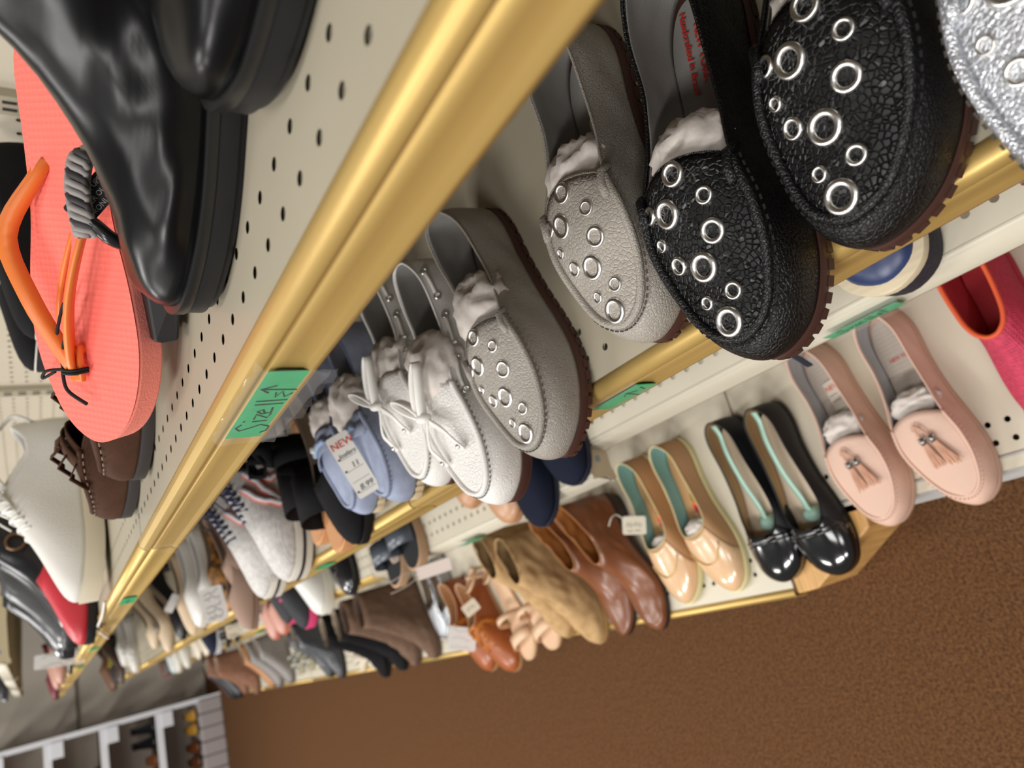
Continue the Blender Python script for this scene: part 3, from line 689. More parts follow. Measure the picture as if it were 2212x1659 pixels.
# ------------------------------------------------------------------ coral flip-flops standing on edge
CORAL = mat('coral_foam', '#ff7f72', .75, bump='dots', scale=230, strength=.3, spec=.2)
CORAL_EDGE = mat('coral_foam_edge', '#ff968a', .85, bump='noise', scale=600, strength=.3, spec=.2)
ORANGE = mat('orange_rubber', '#f2823a', .38)
def ray_pt(px, py, d):
    w = AX @ np.array([px - PCX, py - PCY, FPX]); return Vector(w / np.linalg.norm(w) * d)
def flipflop(label, toe, heel, tilt, L=.29, off=(0, 0)):
    Tt, H = ray_pt(*toe), ray_pt(*heel); ax = (Tt - H).normalized(); cen = (Tt + H) / 2
    n = -cen.normalized(); n = (n - ax * n.dot(ax)).normalized(); n = (Matrix.Rotation(math.radians(tilt), 3, ax) @ n); y = n.cross(ax).normalized()
    Tt = Tt + n * off[0] + y * off[1]; cen = cen + n * off[0] + y * off[1]
    t = thing('flip_flop', label, 'sandal', cen - ax * L / 2, 0, 'pair of coral flip-flops tied together')
    M = Matrix((ax, y, n)).transposed().to_4x4(); M.translation = Tt - ax * L; t.matrix_world = M
    w = [(0, 0), (.02, .075), (.10, .118), (.28, .118), (.45, .125), (.62, .158), (.76, .168), (.88, .140), (.965, .082), (1, 0)]
    full = [(a * L, -b * L) for a, b in w] + [(a * L, b * L) for a, b in w[1:-1][::-1]]
    P = crom(full, 90, closed=True); n_ = len(P); hh = n_ // 2
    top = []; tf = []
    for i in range(hh + 1):
        a, b = P[i % n_], P[(n_ - i) % n_]
        for j in range(13): q = j / 12; top.append((a[0] * (1 - q) + b[0] * q, a[1] * (1 - q) + b[1] * q, 0))
    for i in range(hh):
        for j in range(12): k = i * 13 + j; tf.append((k, k + 13, k + 14, k + 1))
    b = MB().prism([(p[0], p[1]) for p in P], -.020, -.0006); sole = b.build('sole', CORAL_EDGE, t); bevel(sole, .002)
    obj('footbed', top, tf, CORAL, t)
    post = Vector((.765 * L, -.005, 0))
    for sg in (1, -1):
        e = Vector((.33 * L, .036 if sg > 0 else -.020, -.002))
        pts = [post + Vector((.016, 0, .006)), post + Vector((.002, sg * .003, .011)), post + Vector((-.035, sg * .018, .019)), post + Vector((-.075, sg * .034, .018)), e + Vector((.012, sg * .002, .008)), e]
        pp = [Vector(q) for q in crom([tuple(q) for q in pts], 26)]
        ws = [.0075 + .0045 * math.sin(math.pi * min(1, i / 20)) for i in range(26)]
        sd = [(0.25, .55, -sg * .75) if False else (.35, sg * .5, .8) for i in range(26)]
        MB().ribbon(pp, sd, ws, .0032).build('strap', ORANGE, t, True)
    tab = MB().box(post.x - .004, post.x + .022, post.y - .0055, post.y + .0055, .003, .0075).build('toe_tab', ORANGE, t); bevel(tab, .0015)
    MB().tube([post + Vector((0, 0, -.004)), post + Vector((0, 0, .008))], .004, 10).build('toe_post', ORANGE, t, True)
    return t, M, post
f1 = flipflop('coral flip-flop with honeycomb footbed facing out, orange straps, standing on its edge', (212, 955, .585), (118, 130, .565), 53, .285)
f2 = flipflop('second coral flip-flop, mostly hidden behind its mate, orange straps sticking out', (212, 955, .585), (118, 130, .565), 53, .285, (-.022, .036 * YS))
# black cord tied round the toe tab
C = f1[1] @ (f1[2] + Vector((.012, 0, .006))); ax = (f1[1].to_3x3() @ Vector((1, 0, 0))); ay = f1[1].to_3x3() @ Vector((0, 1, 0)); az = f1[1].to_3x3() @ Vector((0, 0, 1))
cord = thing('cord', 'thin black cord knotted round the orange flip-flop toe strap', 'cord', C)
ck = plain('#141316', .8)
def lp(pts, nm, r=.0011):
    P = [tuple((ax * a + ay * b_ + az * c)) for a, b_, c in pts]; MB().tube([Vector(p) for p in crom(P, 30)], r, 6).build(nm, ck, cord, True)
lp([(0, -.008, -.004), (.001, -.006, .006), (.001, .004, .006), (0, .008, -.003)], 'wrap'); lp([(.002, -.008, -.003), (.003, -.006, .006), (.003, .004, .006), (.002, .008, -.003)], 'wrap')
lp([(.002, -.010, .002), (-.018, -.008, .006), (-.042, .004, .008), (-.046, .010, .008), (-.038, .012, .008), (-.016, -.002, .006), (.003, -.010, .003)], 'bow_loop')
lp([(.002, -.010, .003), (.004, -.022, .006), (.010, -.028, .005), (.004, -.016, .004)], 'bow_loop'); lp([(.004, -.010, .003), (.016, -.006, .004), (.024, .010, .003)], 'loose_end', .0013)

# ------------------------------------------------------------------ black huarache sandal wedged between boot and flip-flop
hu = thing('woven_sandal', 'black wedge sandal with grey braided strap and sewn label, behind the black boot toe', 'sandal', ray_pt(350, 700, .52))
def HP(px, py, d): return ray_pt(px, py, d) - Vector(hu.location)
def hpath(pts, n=24): return [Vector(q) for q in crom([tuple(HP(*p)) for p in pts], n)]
wv = MB(); q0 = [HP(312, 625, .515), HP(375, 640, .515), HP(390, 655, .515), HP(388, 735, .525), HP(352, 742, .525), HP(332, 738, .525)]
back = [p + Vector((.03, .05, .0)) for p in q0]; n = len(q0)
wv.add(q0 + back, [tuple(range(n)), tuple(range(n, 2 * n))[::-1]] + [(i, n + i, n + (i + 1) % n, (i + 1) % n) for i in range(n)])
o = wv.build('wedge_sole', rubber('#1a1818', .5), hu); bevel(o, .002)
BRAID = plain('#8d8684', .75); bs_ = MB()
path = hpath([(215, 320, .50), (180, 335, .49), (168, 380, .49), (170, 430, .49), (180, 480, .49), (188, 510, .49)], 34)
MB().ribbon(path, tuple(ray_pt(900, 100, 1) - ray_pt(700, 120, 1)), .013, .003).build('braided_strap', BRAID, hu, True)
for k in range(3):
    pts = []
    for i, p in enumerate(path):
        a = i * .9 + k * 2.1; sd = (ray_pt(1200, 0, 1) - ray_pt(700, 0, 1)).normalized(); tow = -(Vector(hu.location)).normalized()
        pts.append(p + sd * (.0052 * math.sin(a)) + tow * (.0035 + .0016 * math.cos(a)))
    MB().tube(pts, .0022, 6).build('braid_strand', mat('grey_braid', '#96908d', .7) if k else mat('dark_braid_thread', '#3a3638', .7), hu, True)
MB().tube(hpath([(190, 475, .487), (215, 495, .485), (240, 515, .485), (276, 530, .49), (300, 535, .50)]), .0042, 10).build('leather_cord', mat('shiny_black_cord', '#1b1a1b', .25), hu, True)
R_, c_ = tag_frame((212, 408), .492, (.66, -.75), (-.75, -.66)) if False else tag_frame((208, 420), .492, (.60, -.80), (-.80, -.60))
lb = card('sewn_label', .036, .016, plain('#26242a', .7), parent=hu); M = R_.to_4x4(); M.translation = c_ - Vector(hu.location); lb.matrix_local = M
for i, tx in enumerate(('LEATHER UPPER/MA', 'RUBBER OUTSOLE', 'PETRONIA')):
    text_mesh('label_print', tx, .0042, Matrix.Translation((-.016, .0030 - i * .0048, .0003)), plain('#c9c5c0', .7), lb)

# ------------------------------------------------------------------ brown fringed moccasins
BRN = suede('#4a3124')
def fringe_moc(label, xy, yaw, side):
    a = math.radians(yaw); loc = (xy[0] + .25 * math.cos(a), xy[1] + .25 * math.sin(a), Z1); rz = a + math.pi
    t = thing('fringed_moccasin', label, 'shoe', loc, rz, 'pair of brown fringed moccasins')
    s = Shoe('moc', .25, th=.008, spring=.006, side=side, ns=60, nt=12, hk=.8)
    s.upper(t, BRN, plain('#5b463a', .8), wrinkle=.0015, pucker=.0016); s.insole(t, plain('#5b463a', .8)); s.slab(t, 'sole', rubber('#34302f'), .002, 0, .010)
    s.plug(t, BRN); s.seam(t, BRN, .0026); s.stitches(t, plain('#8a7464', .8), 30, ln=.004)
    fr = MB().ribbon([s.plug_pt(.14, -1 + 2 * i / 12, .004) for i in range(13)], (1, 0, 0), .012, .002).build('fringe_band', BRN, t, True)
    for i in range(6):
        a = s.plug_pt(.16, -1.0 + .4 * i, .005); b_ = a + Vector((.026, (i - 4) * .004, -.002 - .004 * (i % 3))); mid = (a + b_) / 2 + Vector((0, 0, .010))
        MB().ribbon([a, mid, b_], (0, 1, .2), .006, .0014).build('fringe_strip', BRN, fr, True)
    return t
fringe_moc('dark brown suede moccasin with fringe under the coral flip-flop toe, nearer one', (.204, .728), -48, 1)
fringe_moc('dark brown suede moccasin with fringe, the farther one toward the white sneaker', (.186, .850), -48, -1)

# ------------------------------------------------------------------ other shoes on the top shelf
BF = suede('#121214'); LB = plain('#2a2728', .8)
for i, (x, y, sd) in enumerate(((.40, .86, 1), (.42, .98, -1))):
    t, s, loc, rz = simple(('black platform shoe with thin white trim behind the coral flip-flops', 'black platform shoe farther back beside the other, against the pegboard')[i], None, Z1, 2, 'flat', .26, BF, LB, rubber('#0f0f10'), th=.068, side=sd, xyz=(x, y), name='platform_shoe', group='pair of black platform shoes')
    MB().tube([Vector(s.W((c[0] * 1.0, c[1] * 1.01, s.th + .002))) for c in s.smp], .0012, 6, close=True).build('white_trim', plain('#e4e0da'), t, True)
KN = mat('white_knit', '#dedbd4', .8, bump='noise', scale=600, strength=.5, spec=.2); KS = rubber('#d9cfb8', .6)
def sneaker(label, xyz, z, yaw, L, m, sole, lace, group, side=1, th=.024, name='sneaker', eyelets=True, pos=None, h=.02, ns=44, lining=None, cross=5, bow=True):
    t, s, loc, rz = simple(label, pos, z, yaw, 'sneaker', L, m, lining or plain('#c9c5be', .8), sole, th=th, side=side, xyz=xyz, name=name, group=group, ns=ns, nt=14, spring=.012, welt=.003, h=h)
    # tongue
    arc = [Vector(s.W((L * (.34 + .26 * i / 8), 0, s.th + .106 - .046 * i / 8))) for i in range(9)]
    MB().ribbon(arc, (0, 1, 0), [.050 - .002 * i for i in range(9)], .004).build('tongue', m, t, True)
    lc = thing('x', 'x', 'x') if False else None
    for i in range(cross):
        f = i / max(1, cross - 1); u = .42 + .20 * f; hh = s.th + .102 - .034 * f
        pts = [Vector(s.W((L * u, -.026, hh - .010))), Vector(s.W((L * (u + .012), 0, hh + .001))), Vector(s.W((L * (u + .024), .026, hh - .014)))]
        MB().tube([Vector(q) for q in crom([tuple(p) for p in pts], 8)], .0024, 6, flat=.6).build('lace', lace, t, True)
        pts = [Vector((p.x, -p.y, p.z + .001)) for p in pts]
        MB().tube([Vector(q) for q in crom([tuple(p) for p in pts], 8)], .0024, 6, flat=.6).build('lace', lace, t, True)
    if bow:
        k = Vector(s.W((L * .42, 0, s.th + .108)))
        for sg in (-1, 1):
            MB().tube([Vector(q) for q in crom([tuple(k), tuple(k + Vector((-.01, sg * .022, .012))), tuple(k + Vector((.006, sg * .036, -.006))), tuple(k + Vector((.012, sg * .02, -.004))), tuple(k)], 18)], .0022, 6, flat=.6).build('lace_bow', lace, t, True)
            MB().tube([Vector(q) for q in crom([tuple(k), tuple(k + Vector((.012, sg * .02, .004))), tuple(k + Vector((.035, sg * .034, -.022)))], 10)], .0022, 6, flat=.6).build('lace_end', lace, t, True)
    return t, s, loc, rz
sn = sneaker('white knit sneaker with cream sole seen from its side on the top shelf', (.150, 1.20), Z1 + .004, 2, .275, KN, KS, plain('#e8e6e0', .7), 'pair of white knit sneakers')
_t, _s = sn[0], sn[1]
MB().ribbon([Vector(q) for q in crom([_s.W((.0, 0, .075)), _s.W((-.012, .002, .10)), _s.W((.004, -.004, .118)), _s.W((.02, .004, .128)), _s.W((.016, 0, .142)), _s.W((.03, .004, .15))], 20)], (0, 1, 0), .014, .002).build('pull_tab', KN, _t, True)
sneaker('white knit sneaker mostly hidden behind its mate on the top shelf', (.20, 1.33), Z1 + .004, 2, .275, KN, KS, plain('#e8e6e0', .7), 'pair of white knit sneakers', side=-1)
simple('small red flat shoe poking out beyond the white sneaker toe', None, Z1, 0, 'loafer', .25, smooth_l('#c5303c', .45), plain('#7c1f28'), BLACK_RUB, th=.014, xyz=(.115, 1.50), name='red_flat', toe='square')
def ankle_boot(label, xy, z, yaw, m, group, name='ankle_boot', L=.27, side=1, heel=.0, th=.02, seed=0, sole=None, pos=None, wk=1, hk=1, wrinkle=.002, lining=None, heel_m=None, h=.02, toe='round', style='ankle', ns=32):
    return simple(label, pos, z, yaw, style, L, m, lining or plain('#3a332e', .8), sole or BLACK_RUB, th=th, heel=heel, side=side, xyz=xy, name=name, group=group, ns=ns, nt=16, wrinkle=wrinkle, seed=seed, wk=wk, hk=hk, heel_m=heel_m, cat='boot', h=h, toe=toe)
BSH = mat('black_shiny', '#131316', .28, bump='noise', scale=40, strength=.15)
a1 = ankle_boot('black ankle boot with round metal ring on the top shelf behind the red flat', (.17, 1.72), Z1, 3, BSH, 'pair of black ring ankle boots', seed=3)
rg = MB().tube([(.09 + .016 * math.cos(i * .3142), .040, .115 + .016 * math.sin(i * .3142)) for i in range(20)], .0022, 8, close=True).build('metal_ring', mat('bronze_ring', '#8a6a50', .35, .9), a1[0], True)
ankle_boot('black ankle boot behind the one with the metal ring on the top shelf', (.18, 1.84), Z1, 3, BSH, 'pair of black ring ankle boots', side=-1, seed=8)
a3 = ankle_boot('dark grey glossy boot with brown fleece lining near the far end of the top shelf', (.16, 2.12), Z1, 3, mat('grey_gloss', '#57585a', .25, bump='noise', scale=30, strength=.15), 'pair of fleece lined boots', seed=4, lining=mat('brown_fleece', '#6b4028', .95, bump='noise', scale=200, strength=1))
ankle_boot('dark glossy boot standing beyond the fleece lined one on the top shelf', (.15, 2.26), Z1, 3, mat('grey_gloss2', '#2b2b2e', .22), 'pair of fleece lined boots', side=-1, seed=6, lining=mat('brown_fleece', '#6b4028', .95))
# ------------------------------------------------------------------ third level, nearest bay: navy platform slippers
NAVY = mat('navy_leather', '#27355f', .35, bump='noise', scale=70, strength=.08)
for i, (px, sd, lab) in enumerate((((1932, 628), 1, 'navy closed-toe platform shoe with cream rope edge, under the frontmost black moccasin'), ((1702, 748), -1, 'navy closed-toe platform shoe mostly hidden behind the black moccasin with red lettering'))):
    t, s, loc, rz = simple(lab, px, Z3, -2, 'flat', .25, NAVY, plain('#8a7c66', .8), mat('dark_speckled_sole', '#2a2630', .8, var=.3, varscale=300), th=.030, side=sd, name='platform_shoe', group='pair of navy platform shoes', welt=.006, ns=40)
    s.slab(t, 'rope_edge', mat('cream_rope', '#d8c9ab', .8, bump='weave', scale=40, strength=.08), .0075, .030, .040)
la = [at(1680, 752, Z3 + .004), at(1702, 762, Z3 - .012), at(1728, 776, Z3 - .03), at(1750, 790, Z3 - .05)]
cl = MB().ribbon([Vector((a[0], a[1], Z3 + h)) for a, h in zip(la, (.004, -.012, -.03, -.05))], (0, 1, 0), .007, .002)
tag(cl.build('lace', plain('#1d2030', .7)), 'dark navy lace end hanging over the third shelf edge below the black moccasin', 'lace')

# ------------------------------------------------------------------ bottom shelf, nearest bay
PINKB = mat('blush_leather', '#dcb9a6', .5, bump='weave', scale=230, strength=.35); PINK = smooth_l('#d8b3a0', .5)
SLV = mat('silver_lining', '#bfc0c4', .35, .5)
def tassel_loafer(label, px, yaw, side):
    L = .298; loc, rz = stand(px, Z4, yaw, L, .02)
    t = thing('tassel_loafer', label, 'shoe', loc, rz, 'pair of blush pink tassel loafers')
    s = Shoe('moc', L, th=.009, spring=.010, side=side, ns=90, nt=14)
    s.upper(t, PINK, SLV, wrinkle=.001, pucker=.0003); s.insole(t, mat('perforated_insole', '#b4a79b', .5, bump='dots', scale=150, strength=.5)); s.slab(t, 'sole', plain('#c7a48f', .6), .001, 0, .009)
    s.plug(t, PINKB); s.seam(t, PINK, .0022); s.stitches(t, plain('#b58f7c', .7), 46, ln=.002); s.binding(t, PINK, .0014)
    cordm = smooth_l('#c99a80', .6)
    for sg in (-1, 1):
        A = s.plug_pt(.16, .08 * sg, .003); B = s.plug_pt(.27, .10 + .14 * sg, .006); E_ = s.plug_pt(.62, .20 + .26 * sg, .006)
        c = MB().tube([s.plug_pt(.18, -.14 * sg, .005), s.plug_pt(.15, .0, .008), A + Vector((0, 0, .004)), B], .0016, 6).build('tassel_cord', cordm, t, True)
        b = MB()
        d = (E_ - B).normalized()
        o = MB().tube([B + d * .001, B + d * .011], .0042, 10).build('tassel_cap', mat('dark_silver_cap', '#9a9894', .25, .9), c, True)
        for k in range(6):
            an = k * math.pi / 3; off = Vector((0, math.cos(an), math.sin(an))) * .0044
            MB().lathe([(0, .0016), (.0012, .001), (.0016, 0), (.0012, -.001), (0, -.0016)], Matrix.Translation(B + d * (.003 + .004 * (k % 2)) + off), 8).build('bead', SILVER, o, True)
        for k in range(11):
            f = (k - 5) / 5; dd = Vector((0, 1, 0)) * f * .0042; rnd = random.uniform(-.003, .003)
            MB().ribbon([B + d * .010 + dd * .6, B + d * .026 + dd * 1.3 + Vector((0, 0, .0015 * (k % 2))), E_ + d * rnd + dd * 1.9 + Vector((0, 0, .001 * (k % 3)))], (0, 1, .3), .0014, .0012).build('tassel_strand', cordm, o)
    return t, s, loc, rz
q1 = tassel_loafer('blush pink tassel loafer nearest the red mesh boot', (2108, 1090), 4, 1)
q2 = tassel_loafer('blush pink tassel loafer next to the black patent-toe flats', (1955, 1124), 8, -1)
stuff(q1, 'thin white tissue in the tassel loafer nearest the red boot', 11, (.022, .036, .016), .50, .034)
stuff(q2, 'thin white tissue in the tassel loafer beside the black flats', 12, (.026, .034, .018), .495, .034)
p = local_to_world(q2[2], q2[3], (.10, .0, .014)); st2 = card('price_sticker', .075, .026, mat('beige_sticker', '#cfc3b2', .6)); st2.location = p; st2.rotation_euler = (0, 0, q2[3])
tag(st2, 'price sticker with red print inside the tassel loafer beside the black flats', 'sticker')
text_mesh('red_print', 'NEW', .011, Matrix.Translation((-.022, -.012, .0002)) @ Matrix.Rotation(math.radians(90), 4, 'Z'), RED, st2)
b = MB()
for x in (-.014, -.004, .012): b.box(x, x + .001, -.011, .004, 0, .0003)
b.build('ruled_lines', INK, st2)
i = [c for c in q1[0].children if c.name.startswith('insole')][0]
text_mesh('insole_lettering', 'NEW YORK', .007, Matrix.Translation((.075, -.018, .0115)) @ Matrix.Rotation(math.radians(90), 4, 'Z'), RED, i)
# red mesh bootees at the right edge
REDM = mat('red_mesh', '#c23a55', .7, bump='dots', scale=300, strength=.9, var=.15, varscale=200); ORG = plain('#d9572f', .6)
def mesh_boot(label, xy, yaw, side):
    Tm = [(.02, 0, .085), (.05, .06, .085), (.12, .098, .084), (.22, .105, .083), (.33, .10, .083), (.43, .088, .084), (.49, .066, .085), (.52, .04, .086), (.532, .02, .086), (.535, 0, .086)]
    t, s, loc, rz = simple(label, None, Z4, yaw, 'ankle', .26, REDM, mat('red_lining', '#b3303a', .7, bump='dots', scale=250, strength=.5), rubber('#b4263a'), th=.012, side=side, xyz=xy, name='mesh_shoe', group='pair of red mesh shoes', toe='square', T=Tm, ns=44, nt=14)
    for c in t.children:
        if c.name.startswith('upper'): pass
    s.binding(t, ORG, .0032); return t
mesh_boot('raspberry red mesh shoe with orange bound opening at the right edge', (.035, .335), 3, 1)
mesh_boot('raspberry red mesh shoe cut off by the right picture edge', (.05, .225), 3, -1)

# ------------------------------------------------------------------ bottom shelf, second bay
NUDE = smooth_l('#b98d63', .5); CREAMS = plain('#d8cf9c', .6)
SATIN = mat('black_satin', '#131316', .5, spec=.4); PATENT = mat('black_patent', '#08080a', .1, coat=1)
def cap(s, t, name, m, umin, lift=.0014, kmax=None):
    """toe cap laid over the upper for feather points beyond umin"""
    v = []; f = []; ids = [i for i, c in enumerate(s.smp) if c[0] > umin * s.L]; nt = s.nt
    for i in ids:
        C = s.curve(s.smp[i], nt)
        for k, p in enumerate(C):
            o = Vector((s.smp[i][0] - s.L * .7, s.smp[i][1], 0)).normalized() * (1 - k / nt) + Vector((0, 0, 1)) * (k / nt); q = p + o.normalized() * lift
            if k == nt - 1: q.x = max(q.x, p.x) + .003
            v.append(s.W(q))
    for i in range(len(ids) - 1):
        for k in range(nt - 1): a = i * nt + k; f.append((a, a + nt, a + nt + 1, a + 1))
    o = obj(name, v, f, m, t); so = o.modifiers.new('thickness', 'SOLIDIFY'); so.thickness = .0012; so.offset = -1; return o
MINT = mat('mint_plastic', '#9fc4b4', .35)
def black_flat(label, px, yaw, side):
    t, s, loc, rz = simple(label, px, Z4, yaw, 'low', .295, SATIN, plain('#a98a63', .6), rubber('#121212'), th=.006, side=side, name='ballet_flat', group='pair of black patent-toe flats', insole_m=plain('#c8b8a2', .6), ns=60, nt=14, spring=.008, heel=.008, bind=SATIN, h=.016)
    cap(s, t, 'patent_toe_cap', PATENT, .74)
    for du in (0, .022):
        c = MB().ribbon([p + Vector((.004, 0, .003)) for p in strap_arc(s, .735 + du, .155, .735 + du, .155, .040 - du * .2, 18, .004)], (1, 0, 0), .0036, .002).build('patent_band', PATENT, t, True)
    bk = MB().box(-.004, .004, -.014, .014, 0, .0025).build('bow_buckle', PATENT, c); bk.location = s.W((.745 * s.L, 0, s.th + .0475)); bevel(bk, .001)
    # mint shoe keeper resting inside
    k = thing('shoe_keeper', 'mint plastic shoe keeper inside the ' + ('nearer' if side > 0 else 'farther') + ' black patent-toe flat', 'shoe insert', loc, rz, 'mint shoe keepers in the black flats')
    pts = [Vector(s.W((x * s.L, y, z + s.th))) for x, y, z in ((.04, 0, .046), (.10, -.004, .034), (.22, -.008, .030), (.40, -.008, .022), (.56, -.004, .012), (.64, .0, .014))]
    MB().ribbon([Vector(q) for q in crom([tuple(p) for p in pts], 22)], (0, 1, .35), .012, .002).build('spring_strip', MINT, k, True)
    MB().lathe([(.019, 0), (.018, .008), (.010, .014), (0, .016)], Matrix.Translation(s.W((.66 * s.L, 0, s.th + .003))) @ Matrix.Scale(.7, 4, (1, 0, 0)), 16).build('toe_cup', MINT, k, True)
    stc = card('size_sticker', .034, .012, plain('#dfe2ea', .5), parent=t); stc.location = s.W((.30 * s.L, .012, s.th + .006)); stc.rotation_euler = (0, 0, .1)
    b = MB()
    for x in (-.012, -.004, .006, .013): b.box(x, x + .002, -.003, .003, 0, .0003)
    b.build('sticker_print', plain('#55555c', .7), stc)
    return t, s, loc, rz
bf1 = black_flat('black ballet flat with patent toe cap standing on the timber block, beside the tassel loafer', (1806, 1243), 2, 1)
bf2 = black_flat('black ballet flat with patent toe cap, the one beside the tan flats', (1712, 1252), 3, -1)
TEAL = mat('teal_lining', '#86b5b3', .6); TAN = smooth_l('#d3a577', .45)
def tan_flat(label, px, yaw, side):
    t, s, loc, rz = simple(label, px, Z4, yaw, 'flat', .30, smooth_l('#bd9166', .5), TEAL, CREAMS, th=.011, side=side, name='slip_on_flat', group='pair of tan flats with teal lining', insole_m=plain('#c89a6a', .6), ns=60, nt=14, toe='almond', bind=plain('#e2cf9b', .4), welt=.004, hk=1.05)
    cap(s, t, 'patent_vamp', smooth_l('#dcb48a', .25, 1), .76, .0012)
    pts = [Vector(s.curve(s.smp[i], 9)[5]) + Vector((0, 0, .0032)) for i in range(len(s.smp)) if s.smp[i][0] > .80 * s.L]
    MB().tube([s.W(p) for p in pts], .0016, 6).build('vamp_piping', mat('gold_piping', '#d9b676', .3), t, True)
    b = MB()
    i = [c for c in t.children if c.name.startswith('insole')][0]
    fl = [(.0, .0, .012, '#e8642f'), (.008, .006, .009, '#f09a3a'), (-.009, .005, .007, '#7c2b2b'), (.012, -.004, .006, '#b3283a'), (-.012, -.003, .006, '#8a7a20')]
    for k, (a, c, r, colr) in enumerate(fl):
        P = [(a + r * (1 + .25 * math.cos(5 * u)) * math.cos(u) * 1.5 + .128, c + r * (1 + .25 * math.cos(5 * u)) * math.sin(u)) for u in [j * .2618 for j in range(24)]]
        MB().prism(P, s.th + .0022 + k * .0001, s.th + .0026 + k * .0001).build('flower_print', plain(colr, .6), i)
    sk = card('size_sticker', .05, .012, plain('#e6e6e6', .5), parent=t); sk.location = s.W((.36 * s.L, .014, s.th + .006))
    return t, s, loc, rz
tf1 = tan_flat('tan flat with teal lining and white tissue, the one beside the black flats', (1582, 1278), 7, 1)
tf2 = tan_flat('tan flat with teal lining, the one beside the brown leather boots', (1497, 1298), 7, -1)
stuff(tf1, 'white tissue in the toe of the tan flat beside the black flats', 13, (.022, .033, .018), .60, .026)
stuff(tf2, 'white tissue in the toe of the tan flat beside the brown boots', 14, (.016, .030, .012), .60, .024)
# brown ankle boots
CHEL = mat('brown_leather', '#7d4a2c', .3, bump='noise', scale=50, strength=.12, var=.12, varscale=18)
CT = [(.03, 0, .125), (.045, .045, .125), (.10, .080, .120), (.19, .088, .104), (.27, .085, .090), (.35, .078, .084), (.42, .062, .083), (.455, .040, .084), (.468, .02, .085), (.47, 0, .085)]
def chelsea(label, px, yaw, side, seed):
    t, s, loc, rz = simple(label, px, Z4, yaw, 'ankle', .30, CHEL, smooth_l('#a8703a', .6), rubber('#2c1d18', .4), th=.008, side=side, name='leather_ankle_boot', cat='boot', group='pair of brown leather ankle boots', toe='almond', T=CT, ns=50, nt=20, heel=.030, heel_m=rubber('#2c1d18', .4), wrinkle=.0035, seed=seed, insole_m=smooth_l('#8a5a30', .6), bind=smooth_l('#a8703a', .6), h=.02)
    MB().tube([Vector(s.W((c[0], c[1] * 1.02, s.th + .001))) for c in s.smp], .0012, 6, close=True).build('welt_seam', rubber('#3a2620'), t, True)
    return t, s, loc, rz
c1 = chelsea('brown leather ankle boot carrying the paper price ticket, beside the tan flats', (1418, 1364), 6, 1, 2)
c2 = chelsea('brown leather ankle boot beside the khaki suede boots', (1358, 1370), 7, -1, 9)
tk = hang_card('price_ticket', 'small cream handwritten price ticket hanging on the brown leather ankle boot', (1370, 1135), 1.47, .047, .036, (1, -.06), (-.06, -1), (0, 0), mat('cream_ticket', '#e4dac6', .7))
strokes('handwriting', [[(-.016, -.002), (-.013, .006), (-.010, -.003)], [(-.008, .006), (-.006, -.004), (-.002, .004)], [(0, -.002), (.003, .007), (.006, -.002)], [(.009, .006), (.011, -.004), (.015, .003)], [(-.014, -.010), (-.008, -.012), (-.004, -.009)], [(.0, -.011), (.006, -.009), (.012, -.012)]], .0006, INK, tk)
MB().tube([Vector(p) for p in crom([(-.022, .014, 0), (-.034, .022, .008), (-.044, .016, .014), (-.050, .0, .010)], 14)], .0012, 6).build('ticket_cord', plain('#d8d2c6', .6), tk, True)
# khaki suede boots
KH = suede('#b8966a')
for i, (px, sd, lab) in enumerate((((1290, 1393), 1, 'khaki suede slouch boot beside the brown leather boots'), ((1232, 1375), -1, 'khaki suede slouch boot half hidden behind the nude sandals'))):
    t, s, loc, rz = simple(lab, px, Z4, 8, 'ankle', .29, KH, plain('#8a6f4a', .8), plain('#b08a58', .6), th=.010, side=sd, name='suede_boot', cat='boot', group='pair of khaki suede boots', toe='almond', ns=44, nt=20, wrinkle=.006, seed=3 + 5 * i, T=[(a, b, c * 1.1) for a, b, c in STY['ankle']['T']], heel=.02, heel_m=plain('#9a7648', .6), bind=KH)
# generic strappy sandal
def strappy(label, px, z, yaw, L, m, sole, side, group, h=.015, straps=((.80, .15, .030, .020), (.66, .14, .042, .012)), ankle=None, heel=.0, th=.008, name='strappy_sandal', insole=None, xyz=None, toe='round', footw=.96):
    if xyz is None: loc, rz = stand(px, z, yaw, L, h)
    else:
        a = math.radians(yaw); loc = (xyz[0] + L * math.cos(a), xyz[1] + L * math.sin(a), z); rz = a + math.pi
    t = thing(name, label, 'sandal', loc, rz, group)
    s = Shoe('flat', L, toe, th, .006, heel, side=side, ns=26, nt=8)
    s.slab(t, 'sole', sole, .001, 0, th); s.insole(t, insole or m, footw, th + .0012, 'footbed')
    if heel: s.heel_block(t, sole, u1=.22)
    for k, (u, w, hh, wd) in enumerate(straps): vamp_band(s, t, 'strap', m, u, w, hh, wd)
    if ankle:
        pts = [Vector(s.W((s.L * (.13 + .11 * math.cos(a)), s.L * .10 * math.sin(a), ankle + .02 * math.cos(a)))) for a in [i * .2618 for i in range(25)]]
        MB().ribbon(pts, (0, 0, 1), .010, .002).build('ankle_strap', m, t, True)
        for sg in (-1, 1): MB().ribbon([Vector(s.W((.08 * s.L, sg * .07 * s.L, s.th))), Vector(s.W((.06 * s.L, sg * .075 * s.L, ankle)))], (1, 0, 0), .012, .002).build('heel_strap', m, t, True)
    return t, s, loc, rz
BLUSH = smooth_l('#dcb896', .45)
strappy('nude strappy sandal with square toe strap beside the khaki boots', (1198, 1404), Z4, 24, .285, BLUSH, plain('#c9a47c', .6), 1, 'pair of nude strappy sandals', ankle=.085, straps=((.80, .155, .030, .030), (.60, .13, .055, .016)))
